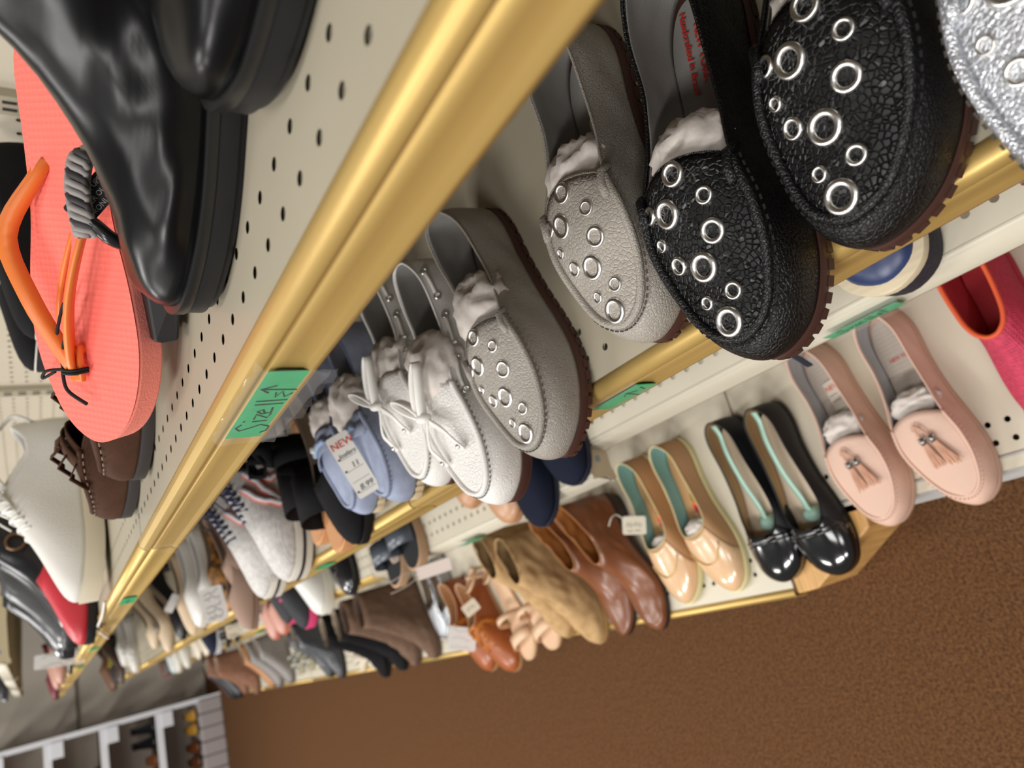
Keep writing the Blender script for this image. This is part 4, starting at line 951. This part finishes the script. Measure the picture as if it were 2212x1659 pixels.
strappy('nude strappy sandal beside the cognac fringed loafers', (1152, 1418), Z4, 24, .285, BLUSH, plain('#c9a47c', .6), -1, 'pair of nude strappy sandals', ankle=.085, straps=((.80, .155, .030, .030), (.60, .13, .055, .016)))
# cognac fringed shoes
COG = mat('cognac_leather', '#9c5328', .32, bump='noise', scale=60, strength=.1); COGS = suede('#b06a2c')
for i, (px, sd, lab) in enumerate((((1112, 1452), 1, 'cognac leather high loafer with suede fringe, beside the nude sandals'), ((1068, 1443), -1, 'cognac leather high loafer with suede fringe, beside the white card'))):
    t, s, loc, rz = simple(lab, px, Z4, 22, 'loafer', .285, COG, plain('#c9a27c', .7), plain('#b98d62', .6), th=.010, side=sd, name='fringed_loafer', group='pair of cognac fringed loafers', ns=44, nt=14, hk=1.15, bind=plain('#d8b08a', .6))
    for k in range(7):
        u = .50 + .035 * k
        base = MB().ribbon([p + Vector((.006 * ((j + k) % 3 - 1), 0, .006 + .004 * ((j * 7 + k * 3) % 3))) for j, p in enumerate(strap_arc(s, u, .135, u, .135, .074 - .005 * k, 12, .0))], (1, 0, .3), .016, .003).build('fringe_strip', COGS, t, True)
tk2 = hang_card('price_ticket', 'tilted cream price ticket lying on the cognac fringed loafer', (1017, 1313), 2.02, .044, .034, (.80, -.60), (-.60, -.80), (0, 0), mat('cream_ticket', '#e4dac6', .7))
strokes('handwriting', [[(-.012, .004), (-.008, -.004), (-.004, .005)], [(0, .004), (.004, -.004)], [(.007, .005), (.011, -.005)]], .0006, INK, tk2)
# ------------------------------------------------------------------ the rest of the stock along the aisle
def pair(kind, desc, pxs, z, yaw, L, m, sole=None, name=None, lining=None, words=('nearer', 'farther'), **k):
    sole = sole or rubber('#2b2524'); lining = lining or plain('#8f7f6c', .8); out = []
    nm = name or {'flat': 'flat_shoe', 'low': 'ballet_flat', 'loafer': 'loafer', 'sneaker': 'sneaker', 'ankle': 'ankle_boot', 'boot': 'tall_boot', 'sandal': 'sandal', 'pump': 'pump_shoe'}[kind]
    for i, px in enumerate(pxs):
        lab = desc + (f', {words[i]} of its pair' if len(pxs) > 1 else ''); sd = 1 if i % 2 == 0 else -1; grp = 'pair of ' + nm.replace('_', ' ') + 's: ' + desc if len(pxs) > 1 else None
        k2 = dict(xyz=(px[1], px[2])) if len(px) == 3 else {}
        if kind == 'sneaker': r = sneaker(lab, k2.get('xyz'), z, yaw, L, m, sole, k.get('lace', plain('#e8e6e2', .7)), grp, side=sd, pos=px, ns=24, name=nm, cross=k.get('cross', 4), bow=k.get('bow', False), lining=lining, th=k.get('th', .024))
        elif kind == 'sandal': r = strappy(lab, px, z, yaw, L, m, sole, sd, grp, name=nm, **k2, **{a: b for a, b in k.items() if a in ('straps', 'ankle', 'heel', 'insole', 'th', 'toe')})
        elif kind == 'pump': r = simple(lab, px, z, yaw, 'low', L, m, lining, sole, th=.005, toe='point', xyz=k2.get('xyz'), heel=k.get('heel', .05), side=sd, group=grp, name=nm, ns=22, heel_u=.14, heel_m=sole)
        elif kind == 'boot': r = simple(lab, px, z, yaw, 'boot', L, m, lining, sole, th=k.get('th', .012), xyz=k2.get('xyz'), side=sd, group=grp, name=nm, cat='boot', ns=26, nt=18, wrinkle=.005, seed=i * 3 + int(px[0]), hk=k.get('hk', .72), toe=k.get('toe', 'almond'), heel=k.get('heel', 0))
        else: r = simple(lab, px, z, yaw, kind, L, m, lining, sole, side=sd, group=grp, name=nm, cat='boot' if kind == 'ankle' else 'shoe', ns=24, nt=12 if kind == 'ankle' else 9, xyz=k2.get('xyz'), **{a: b for a, b in k.items() if a in ('th', 'toe', 'heel', 'hk', 'wk', 'wrinkle', 'bind', 'insole_m', 'heel_m', 'seed')})
        out.append(r)
    return out
# second level
BSUE = suede('#141315')
sb = pair('sandal', 'black suede bow sandal with tan footbed beside the blue moccasins', [(742, 1193), (704, 1168)], Z2, 10, .27, BSUE, plain('#c98f5e', .6), insole=plain('#d29a6c', .55), th=.016, straps=((.66, .15, .05, .075), (.40, .12, .07, .030)), ankle=.09)
for t, s, loc, rz in sb:
    for sg in (-1, 1):
        c = Vector(s.W((.38 * s.L, 0, s.th + .085)))
        MB().ribbon([c, c + Vector((-.01, sg * .02, .018)), c + Vector((.006, sg * .042, .008)), c + Vector((.014, sg * .022, -.006)), c + Vector((.002, 0, -.002))], (1, 0, .3), .022, .0025).build('bow_loop', BSUE, t, True)
pair('flat', 'black suede mule beside the NEW price tag', [(774, 1180)], Z2, 12, .27, BSUE, rubber('#121213'), th=.012, toe='almond')
NBM = mat('white_grey_knit', '#d3d0cc', .7, bump='dots', scale=330, strength=.8, var=.12, varscale=120)
NV = plain('#1c2040', .7); CORALN = plain('#ef7a63', .5); WN = plain('#dedfe6', .4)
nb = []
for i, (px, sd, lab) in enumerate((((645, 1250), 1, 'white knit running shoe with large orange-edged N and navy laces, nearer one'), ((600, 1284), -1, 'white knit running shoe with navy laces, farther one, behind its mate'))):
    r = sneaker(lab, None, Z2, -1, .30, NBM, plain('#dcd6ca', .6), NV, 'pair of white running shoes with navy laces', side=sd, pos=px, ns=44, cross=7, bow=True, lining=plain('#2a2c44', .8), th=.028); t, s, loc, rz = r
    s.slab(t, 'sole_stripe', plain('#23242c', .6), .0042, .012, .017)
    left = [c for c in s.smp if c[1] > 0]
    def sp(u, k, off):
        c = min(left, key=lambda q: abs(q[0] - u * s.L)); C = s.curve(c, 21); p = C[int(k * 20)]; return Vector(s.W((p.x, p.y + off, p.z + off * .5)))
    for nm, mm, w, off in (('letter_outline', CORALN, .014, .003), ('letter_n', WN, .008, .0048)):
        path = [(.40, .10), (.49, .82), (.57, .12), (.66, .84)]
        pts = []
        for a, b_ in zip(path[:-1], path[1:]):
            seg = [sp(a[0] + (b_[0] - a[0]) * q / 6, a[1] + (b_[1] - a[1]) * q / 6, off) for q in range(7)]; pts.append(seg)
        mbx = MB()
        for seg in pts: mbx.ribbon(seg, (1, 0, 0), w, .0012)
        mbx.build(nm, mm, t, True)
    nb.append(r)
KT = knit('#a78b7b', 520)
pair('low', 'taupe knit pointed flat beside the white running shoes', [(532, 1288), (546, 1356)], Z2, 15, .285, KT, plain('#8a6f60', .7), lining=plain('#8f7868', .8), toe='point', th=.008, hk=1.25, words=('nearer', 'farther'))
TIG = mat('tiger_stripe', '#b9813c', .6, bump='noise', scale=60, strength=.1, var=.5, varscale=70, col2='#2a1b10', stretch=(1, .15, 1))
pair('flat', 'tiger striped flat half hidden beside the taupe knit flats', [(495, 1322)], Z2, 10, .27, TIG, plain('#2a1b10', .7))
pair('flat', 'white leather flat carrying the lined white card', [(470, 1345), (436, 1352)], Z2, 12, .27, smooth_l('#dcd9d4', .4), plain('#d2cdc4', .6), lining=plain('#c9c6c2', .7))
pair('flat', 'cream crochet espadrille behind the black pumps', [(428, 1372)], Z2, 12, .26, mat('crochet', '#cbb496', .85, bump='dots', scale=120, strength=1), plain('#bfa982', .8), th=.018)
pair('pump', 'black pointed pump, second level', [(392, 1384), (345, 1368)], Z2, 10, .27, smooth_l('#121214', .3), rubber('#101011'))
pair('pump', 'beige pointed pump just past the black pumps', [(364, 1412), (335, 1402)], Z2, 10, .27, smooth_l('#cdb79a', .45), plain('#b09a7e', .6))
pr = pair('flat', 'white sequined flat dotted with pearls, second level', [(292, 1455), (270, 1440)], Z2, 8, .27, mat('sequin_white', '#d9d6d0', .35, .2, bump='dots', scale=300, strength=.8), plain('#cfc3ae', .6))
for t, s, loc, rz in pr:
    for k in range(14):
        a, b_ = random.uniform(.62, .92), random.uniform(-.6, .6); c = min(s.smp, key=lambda q: abs(q[0] - a * s.L) + (0 if q[1] * b_ > 0 else 1)); p = s.curve(c, 11)[3 + k % 6]
        MB().lathe([(0, .004), (.003, .003), (.004, 0), (.003, -.003), (0, -.004)], Matrix.Translation(Vector(s.W(p)) + Vector((.002, 0, .002))), 8).build('pearl', plain('#f2efe8', .15), t, True)
pair('pump', 'dark brown pointed pump below the pearl dotted flats', [(262, 1478), (240, 1470)], Z2, 6, .27, smooth_l('#4a3a32', .35), rubber('#2d2320'))
pair('flat', 'black flat with yellow trim, second level end', [(0, .12, 4.76), (0, .13, 4.90)], Z2, 5, .26, smooth_l('#2a2420', .5), plain('#d8c832', .5), bind=plain('#e6d640', .5))
pair('loafer', 'brown loafer at the very end of the second level', [(0, .10, 5.08), (0, .10, 5.22)], Z2, 4, .27, smooth_l('#6b4a34', .5))
# third level, from the second bay on
NVF = cloth('#111729', 900)
pair('loafer', 'dark navy loafer on the third level under the bow moccasins', [(1236, 1052), (1180, 1134)], Z3, 4, .27, NVF, rubber('#1a1f30'), lining=plain('#2a3048', .8), hk=.9)
pair('flat', 'tan smooth round-toe flat next to the navy fabric loafers', [(1102, 1133), (1026, 1092)], Z3, 8, .27, smooth_l('#b98a66', .35), plain('#a87a58', .6), hk=.9)
GL = mat('gunmetal_leather', '#4c525c', .3, bump='noise', scale=40, strength=.06)
pair('sandal', 'black slide with shiny strap and tan rim, third level', [(905, 1232), (872, 1262)], Z3, 12, .28, GL, plain('#b09070', .7), insole=plain('#17181c', .6), th=.02, straps=((.72, .15, .045, .050), (.42, .13, .05, .030)))
pair('low', 'shiny black ballet flat beside the white chunky sneaker', [(757, 1288), (742, 1262)], Z3, 10, .27, mat('black_gloss', '#1b1c20', .2, coat=.6), rubber('#141416'))
pair('sneaker', 'white chunky sneaker on the third level', [(706, 1326)], Z3, 10, .28, smooth_l('#e4e2da', .5), plain('#dedace', .6))
pair('sneaker', 'black running shoe with pink trim on the third level', [(672, 1356), (640, 1342)], Z3, 10, .27, mat('black_mesh', '#26272c', .7, bump='dots', scale=300, strength=.6), plain('#e2477e', .5), lace=plain('#e2477e', .6))
pair('flat', 'grey suede flat on the third level below the taupe knit flats', [(585, 1352)], Z3, 8, .27, suede('#6d6460'))
pair('flat', 'pale blush flat with orange sole on the third level', [(612, 1372), (596, 1380)], Z3, 8, .26, smooth_l('#c99484', .5), plain('#d8694a', .6))
pair('sandal', 'black sandal with cream ticket on the third level', [(510, 1388), (492, 1398)], Z3, 8, .27, smooth_l('#17171a', .5), rubber('#1c1a1a'))
pair('flat', 'cream flat with red lining on the third level', [(448, 1418), (432, 1424)], Z3, 8, .27, smooth_l('#d8cdb9', .45), lining=plain('#a8202c', .6))
pair('sneaker', 'dark blue sneaker beside the cream flats on the third level', [(472, 1412)], Z3, 8, .27, cloth('#22273a'), plain('#c8c8cc', .6))
pair('flat', 'white creased flat far along the third level', [(405, 1445), (388, 1452)], Z3, 8, .27, smooth_l('#d6d2c6', .5), plain('#bdb49e', .6))
pair('flat', 'pale grey flat with yellow toe far along the third level', [(0, .10, 4.82), (0, .11, 4.95)], Z3, 8, .27, smooth_l('#cfd4d2', .4), plain('#d8cf6a', .6))
pair('pump', 'dark grey pump near the end of the third level', [(0, .11, 5.08), (0, .11, 5.19)], Z3, 6, .27, smooth_l('#4c4a4a', .5))
pair('flat', 'brown flat with pink bow at the end of the third level', [(0, .10, 5.31)], Z3, 6, .26, smooth_l('#6d4a3c', .5), plain('#d83a5e', .5))
# bottom level, far part
SPK = mat('silver_sparkle', '#b9bcc0', .25, .8, bump='dots', scale=200, strength=1)
pair('flat', 'silver sparkling flat beside the cognac loafers on the bottom level', [(996, 1385), (968, 1378)], Z4, 10, .27, SPK, plain('#9a9a9c', .5))
TP = suede('#6f5848')
pair('boot', 'taupe suede slouch boot on the bottom level beside the white card', [(940, 1424), (902, 1434)], Z4, 20, .28, TP, plain('#5a4538', .7), lining=plain('#5a4538', .8), hk=.8)
pair('boot', 'black suede boot on the bottom level beside the taupe slouch boots', [(872, 1450), (838, 1460)], Z4, 20, .28, BSUE, rubber('#131314'), hk=.75)
pair('sandal', 'cream strappy sandal with gold beads on the bottom level', [(808, 1448), (786, 1450)], Z4, 12, .26, smooth_l('#ddd2c0', .45), plain('#c9b698', .6), ankle=.10, straps=((.82, .15, .03, .016), (.70, .14, .04, .014), (.56, .13, .05, .014)))
pair('ankle', 'glossy charcoal pleated ankle boot on the bottom level', [(738, 1466), (716, 1462)], Z4, 12, .28, mat('charcoal_gloss', '#3b3d42', .28, bump='weave', scale=30, strength=.4), rubber('#1c1c1e'), toe='point', heel=.03, th=.008, wrinkle=.004)
pair('sandal', 'grey and cream striped slide on the bottom level', [(672, 1450), (652, 1456)], Z4, 10, .26, mat('striped_cloth', '#c9c4b4', .7, var=.4, varscale=90, col2='#5a5a52', stretch=(1, .1, 1)), plain('#b0a98e', .7), th=.02)
pair('ankle', 'grey sparkling ankle boot on the bottom level past the striped slides', [(628, 1478), (606, 1484)], Z4, 10, .27, mat('grey_sparkle', '#8b8682', .35, .4, bump='dots', scale=260, strength=.8), plain('#6d6864', .6), th=.01)
pair('ankle', 'tan leather ankle boot on the bottom level beside the grey sparkling boots', [(590, 1486)], Z4, 10, .27, smooth_l('#b07a4a', .4), th=.01)
pair('boot', 'brown suede tall boot near the end of the bottom level', [(556, 1500), (532, 1498)], Z4, 10, .27, suede('#8a6450'), plain('#5f4536', .7), hk=.8)
pair('ankle', 'black laced boot at the end of the bottom level', [(0, -.13, 5.0), (0, -.13, 5.12)], Z4, 8, .27, smooth_l('#1c1d22', .35), th=.02)
pair('ankle', 'dark purple grey boot beside the white rack post', [(0, -.12, 5.26)], Z4, 6, .27, smooth_l('#4a4148', .5), th=.015)
# far end of the top level
pair('flat', 'burgundy flat with a big bow at the end of the top shelf', [(120, 1512)], Z1, 0, .26, smooth_l('#6e1f2b', .5))
pair('flat', 'blush flat near the end of the top shelf', [(132, 1478), (125, 1490)], Z1, 0, .26, smooth_l('#b98a78', .5), plain('#8a6658', .6))
pair('sandal', 'white sandal with black strap near the end of the top shelf', [(148, 1458)], Z1, 0, .26, smooth_l('#ddd8d0', .5), rubber('#26242a'))
# shoes on the shelf above, at the far end
for i, (y, c, lab) in enumerate(((4.15, '#1e1d22', 'black flat on the far upper shelf at the left picture edge'), (4.4, '#c9cdd6', 'pale blue grey flat on the far upper shelf at the left picture edge'))):
    simple(lab, None, .1, 0, 'flat', .26, smooth_l(c, .4), plain('#7a7a80', .7), rubber('#2b2b2e'), xyz=(.16, y), name='flat_shoe')

# ------------------------------------------------------------------ cards and tickets
TK = mat('cream_ticket', '#e4dac6', .7); WHC = plain('#eceae6', .6)
def scribble(o, w, h, n, r=.0006, m=INK):
    S = []
    for i in range(n):
        y = h * (.36 - .72 * i / max(1, n - 1)); x = -w * .36; pl = []
        while x < w * .34: pl.append((x, y + random.uniform(-.35, .35) * h / n)); x += w * .06
        S.append(pl)
    strokes('handwriting', S, r, m, o)
k = hang_card('price_card', 'white card with lined handwriting lying over the white leather flats', (462, 1305), 1.70, .046, .072, (.97, -.25), (-.25, -.97), (0, 0), WHC); scribble(k, .046, .072, 5)
k = hang_card('price_card', 'white price card in front of the white running shoe toe', (590, 1215), 1.36, .030, .062, (.9, -.3), (-.3, -.95), (0, 25), WHC); scribble(k, .03, .062, 4, .0004, plain('#8a8a90', .7))
k = hang_card('price_ticket', 'blush paper ticket tied to the black slide on the third level', (937, 1229), 1.58, .075, .030, (.96, -.28), (-.28, -.96), (25, 0), plain('#e2d3cb', .7), 'price tag')
MB().tube([Vector(p) for p in crom([(-.036, .004, 0), (-.060, .012, .004), (-.095, .004, .002), (-.11, .010, -.01)], 14)], .0012, 6).build('ticket_string', plain('#b8ab9c', .7), k, True)
MB().tube([Vector(p) for p in crom([(-.036, -.006, 0), (-.065, -.016, .004), (-.10, -.022, .002)], 14)], .0012, 6).build('ticket_string', plain('#b8ab9c', .7), k, True)
k = hang_card('price_ticket', 'square blush ticket lying on the black slide strap', (853, 1195), 1.66, .034, .036, (.80, -.6), (-.6, -.80), (0, 0), plain('#d9c6b6', .7)); scribble(k, .034, .036, 2, .0005)
k = hang_card('price_card', 'white card standing before the silver sparkling flats on the bottom level', (998, 1380), 2.10, .080, .062, (.95, .12), (.10, -.95), (0, 0), WHC); scribble(k, .08, .062, 3, .0005, plain('#9a9aa0', .7))
k = hang_card('price_card', 'white card leaning on the grey boot near the far end of the top shelf', (130, 1424), 2.35, .115, .036, (.99, .03), (.03, -.99), (0, 0), WHC); scribble(k, .115, .036, 2, .0007, plain('#8f8a84', .7))
k = hang_card('price_ticket', 'cream ticket on the black sandal below the taupe knit flats', (505, 1362), 2.2, .040, .036, (.95, -.2), (-.2, -.95), (0, 0), TK); scribble(k, .04, .036, 2, .0006)
k = hang_card('price_ticket', 'white ticket hanging on the black pumps of the second level', (372, 1303), 2.3, .022, .050, (.9, .45), (.45, -.9), (0, 0), WHC)
tx = MB().tube([Vector(p) for p in crom([tuple(Vector((.15, 1.24, Z1 + .006))), (.140, 1.33, Z1 + .004), (.137, 1.5, Z1 - .0), (.136, 1.72, Z1 - .03)], 20)], .0022, 6)
tag(tx.build('string', plain('#e2ded6', .7), None, True), 'white string trailing from the white sneaker over the gold rail', 'string')

# ------------------------------------------------------------------ green size labels, tape on the rails
def rail_label(label, y0, y1, x, ztop, zbot, text=None, tape=True, lean=0):
    """green card on the rail face between y0 (near end) and y1; reads towards the viewer's right (-y)"""
    w, h = y1 - y0, ztop - zbot; xf = x - .0016
    t = thing('size_label', label, 'label', (xf, (y0 + y1) / 2, (ztop + zbot) / 2), 0, 'green size labels on the rails')
    M = Matrix(((0, 0, -1, 0), (-1, 0, 0, 0), (0, 1, 0, 0), (0, 0, 0, 1)))
    c = MB().box(-w / 2, w / 2, -h / 2, h / 2, -.0004, 0).build('green_card', GREEN, t); c.matrix_local = M
    if text:
        b = strokes('handwriting', text, .0006, INK, c)
    if tape:
        T_ = MB(); n = 14; v = []; f = []
        for i in range(n + 1):
            for j, (yy, zz) in enumerate(((h * .85, -.006), (h * .62, .0016), (h * .3, .0012), (-h * .1, .0014), (-h * .5, .0012), (-h * .80, .002))):
                v.append((-w * .56 + w * 1.12 * i / n, yy + .0006 * math.sin(i * 1.9 + j), zz + .0011 * abs(math.sin(i * 1.3 + j * 2.1))))
        f = [(i * 6 + j, i * 6 + j + 1, i * 6 + 7 + j, i * 6 + 6 + j) for i in range(n) for j in range(5)]
        o = obj('clear_tape', v, f, TAPE, t, True); o.matrix_local = M
    return t
def W_(s, dx=0, dy=0, k=1, ky=None): return [[(x * k + dx, y * (ky or k) + dy) for x, y in pl] for pl in s]
S_ = [[(.009, .008), (.005, .010), (.001, .007), (.004, .002), (.008, -.003), (.005, -.009), (-.001, -.009), (-.003, -.006)]]
SIZE = W_(S_, -.029, 0) + W_([[(0, .003), (.0005, -.005)], [(.0, .008), (.001, .0075)]], -.0165) + W_([[(0, .003), (.006, .0035), (.001, -.004), (.006, -.0045)]], -.0135) + W_([[(0, -.001), (.005, .0015), (.003, .004), (0, .001), (.001, -.004), (.007, -.003)]], -.007)
ELEV = W_([[(0, .008), (.0005, -.007)], [(.004, .0085), (.0045, -.008)]], .004)
ARROW = W_([[(.004, -.008), (0, -.005), (.006, -.002), (.0, .0), (.005, .001)], [(.009, .010), (.0075, -.009)], [(.005, .005), (.009, .010), (.0125, .003)]], .012)
rail_label('large green card reading Size 11 and up, taped on the top gold rail', .340, .448, .141, -.1045, -.1285, W_(SIZE + ELEV + ARROW, 0, -.0005, 1.42, 1.05))
# loose tape edge below the card
LT = MB(); v = []; n = 16
for i in range(n + 1):
    y = .338 + .112 * i / n
    v += [(.1385, y, -.128), (.137 + .001 * math.sin(i * 1.7), y, -.134), (.1385 + .002 * math.sin(i * 2.3 + 1), y + .002, -.1415 - .0015 * math.sin(i * .9))]
LT.add(v, [(i * 3 + j, i * 3 + j + 1, i * 3 + 4 + j, i * 3 + 3 + j) for i in range(n) for j in range(2)])
tag(LT.build('tape_strip', TAPE, None, True), 'clear crumpled tape edge hanging below the large green size card', 'tape')
rail_label('small green card on the top gold rail beyond the white sneaker string', 1.16, 1.225, .141, -.106, -.128, W_([[(-.02, 0), (-.01, .003), (0, 0), (.012, .002)]], 0, 0), tape=False)
rail_label('green card on the top gold rail, third from the viewer', 1.96, 2.03, .141, -.106, -.128, None, tape=False)
rail_label('faint green card on the top gold rail near its far end', 2.60, 2.67, .141, -.106, -.128, None, tape=False)
rail_label('green card with black arrow on the second gold rail behind the grey studded moccasin', .392, .452, .1405, -.412, -.439, W_([[(.004, -.010), (.008, .006)], [(.002, .003), (.008, .007), (.013, .0)], [(.016, -.004), (.020, .004)]], 0, 0, 1.2))
rail_label('green card on the second gold rail under the white running shoes', 1.205, 1.27, .1405, -.412, -.436, None, tape=False)
rail_label('green card reading SIZE 11 and up on the cream third rail above the blush loafers', .315, .398, .1825, -.712, -.735, W_(SIZE + ELEV + ARROW, .002, 0, 1.05))
rail_label('green card on the cream third rail beside the blush ticket', 1.205, 1.285, .1335, -.711, -.735, None)
rail_label('green card on the third rail below the taupe knit flats', 2.92, 3.02, .137, -.711, -.738, None, tape=False)
rail_label('green card on the bottom gold rail below the taupe slouch boots', 2.17, 2.34, -.111, -1.081, -1.099, None, tape=False)
rail_label('green card on the bottom gold rail beside the brown leather boots', 1.30, 1.36, -.111, -1.081, -1.099, None)
# clear tape bands round the top rail
for i, y in enumerate((.80, .83, 1.02, 1.40)):
    b = MB(); pr_ = [(a - .0012, c + .0008) for a, c in rail_profile(.141, Z1, .033)][1:-2]; n = len(pr_)
    b.add([(a, yy, c) for yy in (y - .006, y + .006) for a, c in pr_], [(j, j + 1, n + j + 1, n + j) for j in range(n - 1)])
    tag(b.build('tape_band', TAPE, None, True), ['clear tape band round the top gold rail, nearest one', 'clear tape band round the top gold rail beside the nearest one', 'clear tape band round the top gold rail before the small green card', 'clear tape band round the top gold rail past the small green card'][i], 'tape', 'clear tape bands')

# ------------------------------------------------------------------ shoes on the display rack
def on_rack(label, x, zz, L, m, kind='ankle', **k):
    t, s, loc, rz = simple(label, None, zz, 0, kind, L, m, plain('#3a3430', .8), rubber('#1d1b1a'), xyz=(0, 0), name={'ankle': 'rack_boot', 'loafer': 'rack_loafer', 'flat': 'rack_flat'}[kind], cat='shoe', ns=22, nt=10, group='shoes on the white display rack', **k)
    t.location = (x, 6.40 + L, zz); t.rotation_euler = (0, 0, -math.pi / 2); return t
on_rack('black boot on the white rack shelf, nearer the post', -.20, -.735, .29, smooth_l('#17181b', .3)); on_rack('black boot on the white rack shelf, second from the post', -.305, -.735, .29, smooth_l('#141416', .3))
on_rack('brown loafer on the white rack shelf beside the black boots', -.43, -.735, .29, smooth_l('#6b3f22', .35), 'loafer')
on_rack('golden tan boot on the lowest rack shelf by the post', -.20, -1.02, .28, smooth_l('#b08434', .4), 'loafer'); on_rack('golden tan boot on the lowest rack shelf, second from the post', -.30, -1.02, .28, smooth_l('#a87c2c', .4), 'loafer')
on_rack('dark brown loafer on the lowest rack shelf', -.43, -1.02, .29, smooth_l('#5a3018', .3), 'loafer'); on_rack('dark brown loafer on the lowest rack shelf, farthest from the post', -.535, -1.02, .29, smooth_l('#54301c', .3), 'loafer')
on_rack('black shoe on the upper rack shelf at the bottom picture edge', -.40, -.375, .29, smooth_l('#1b1a1b', .4), 'loafer')
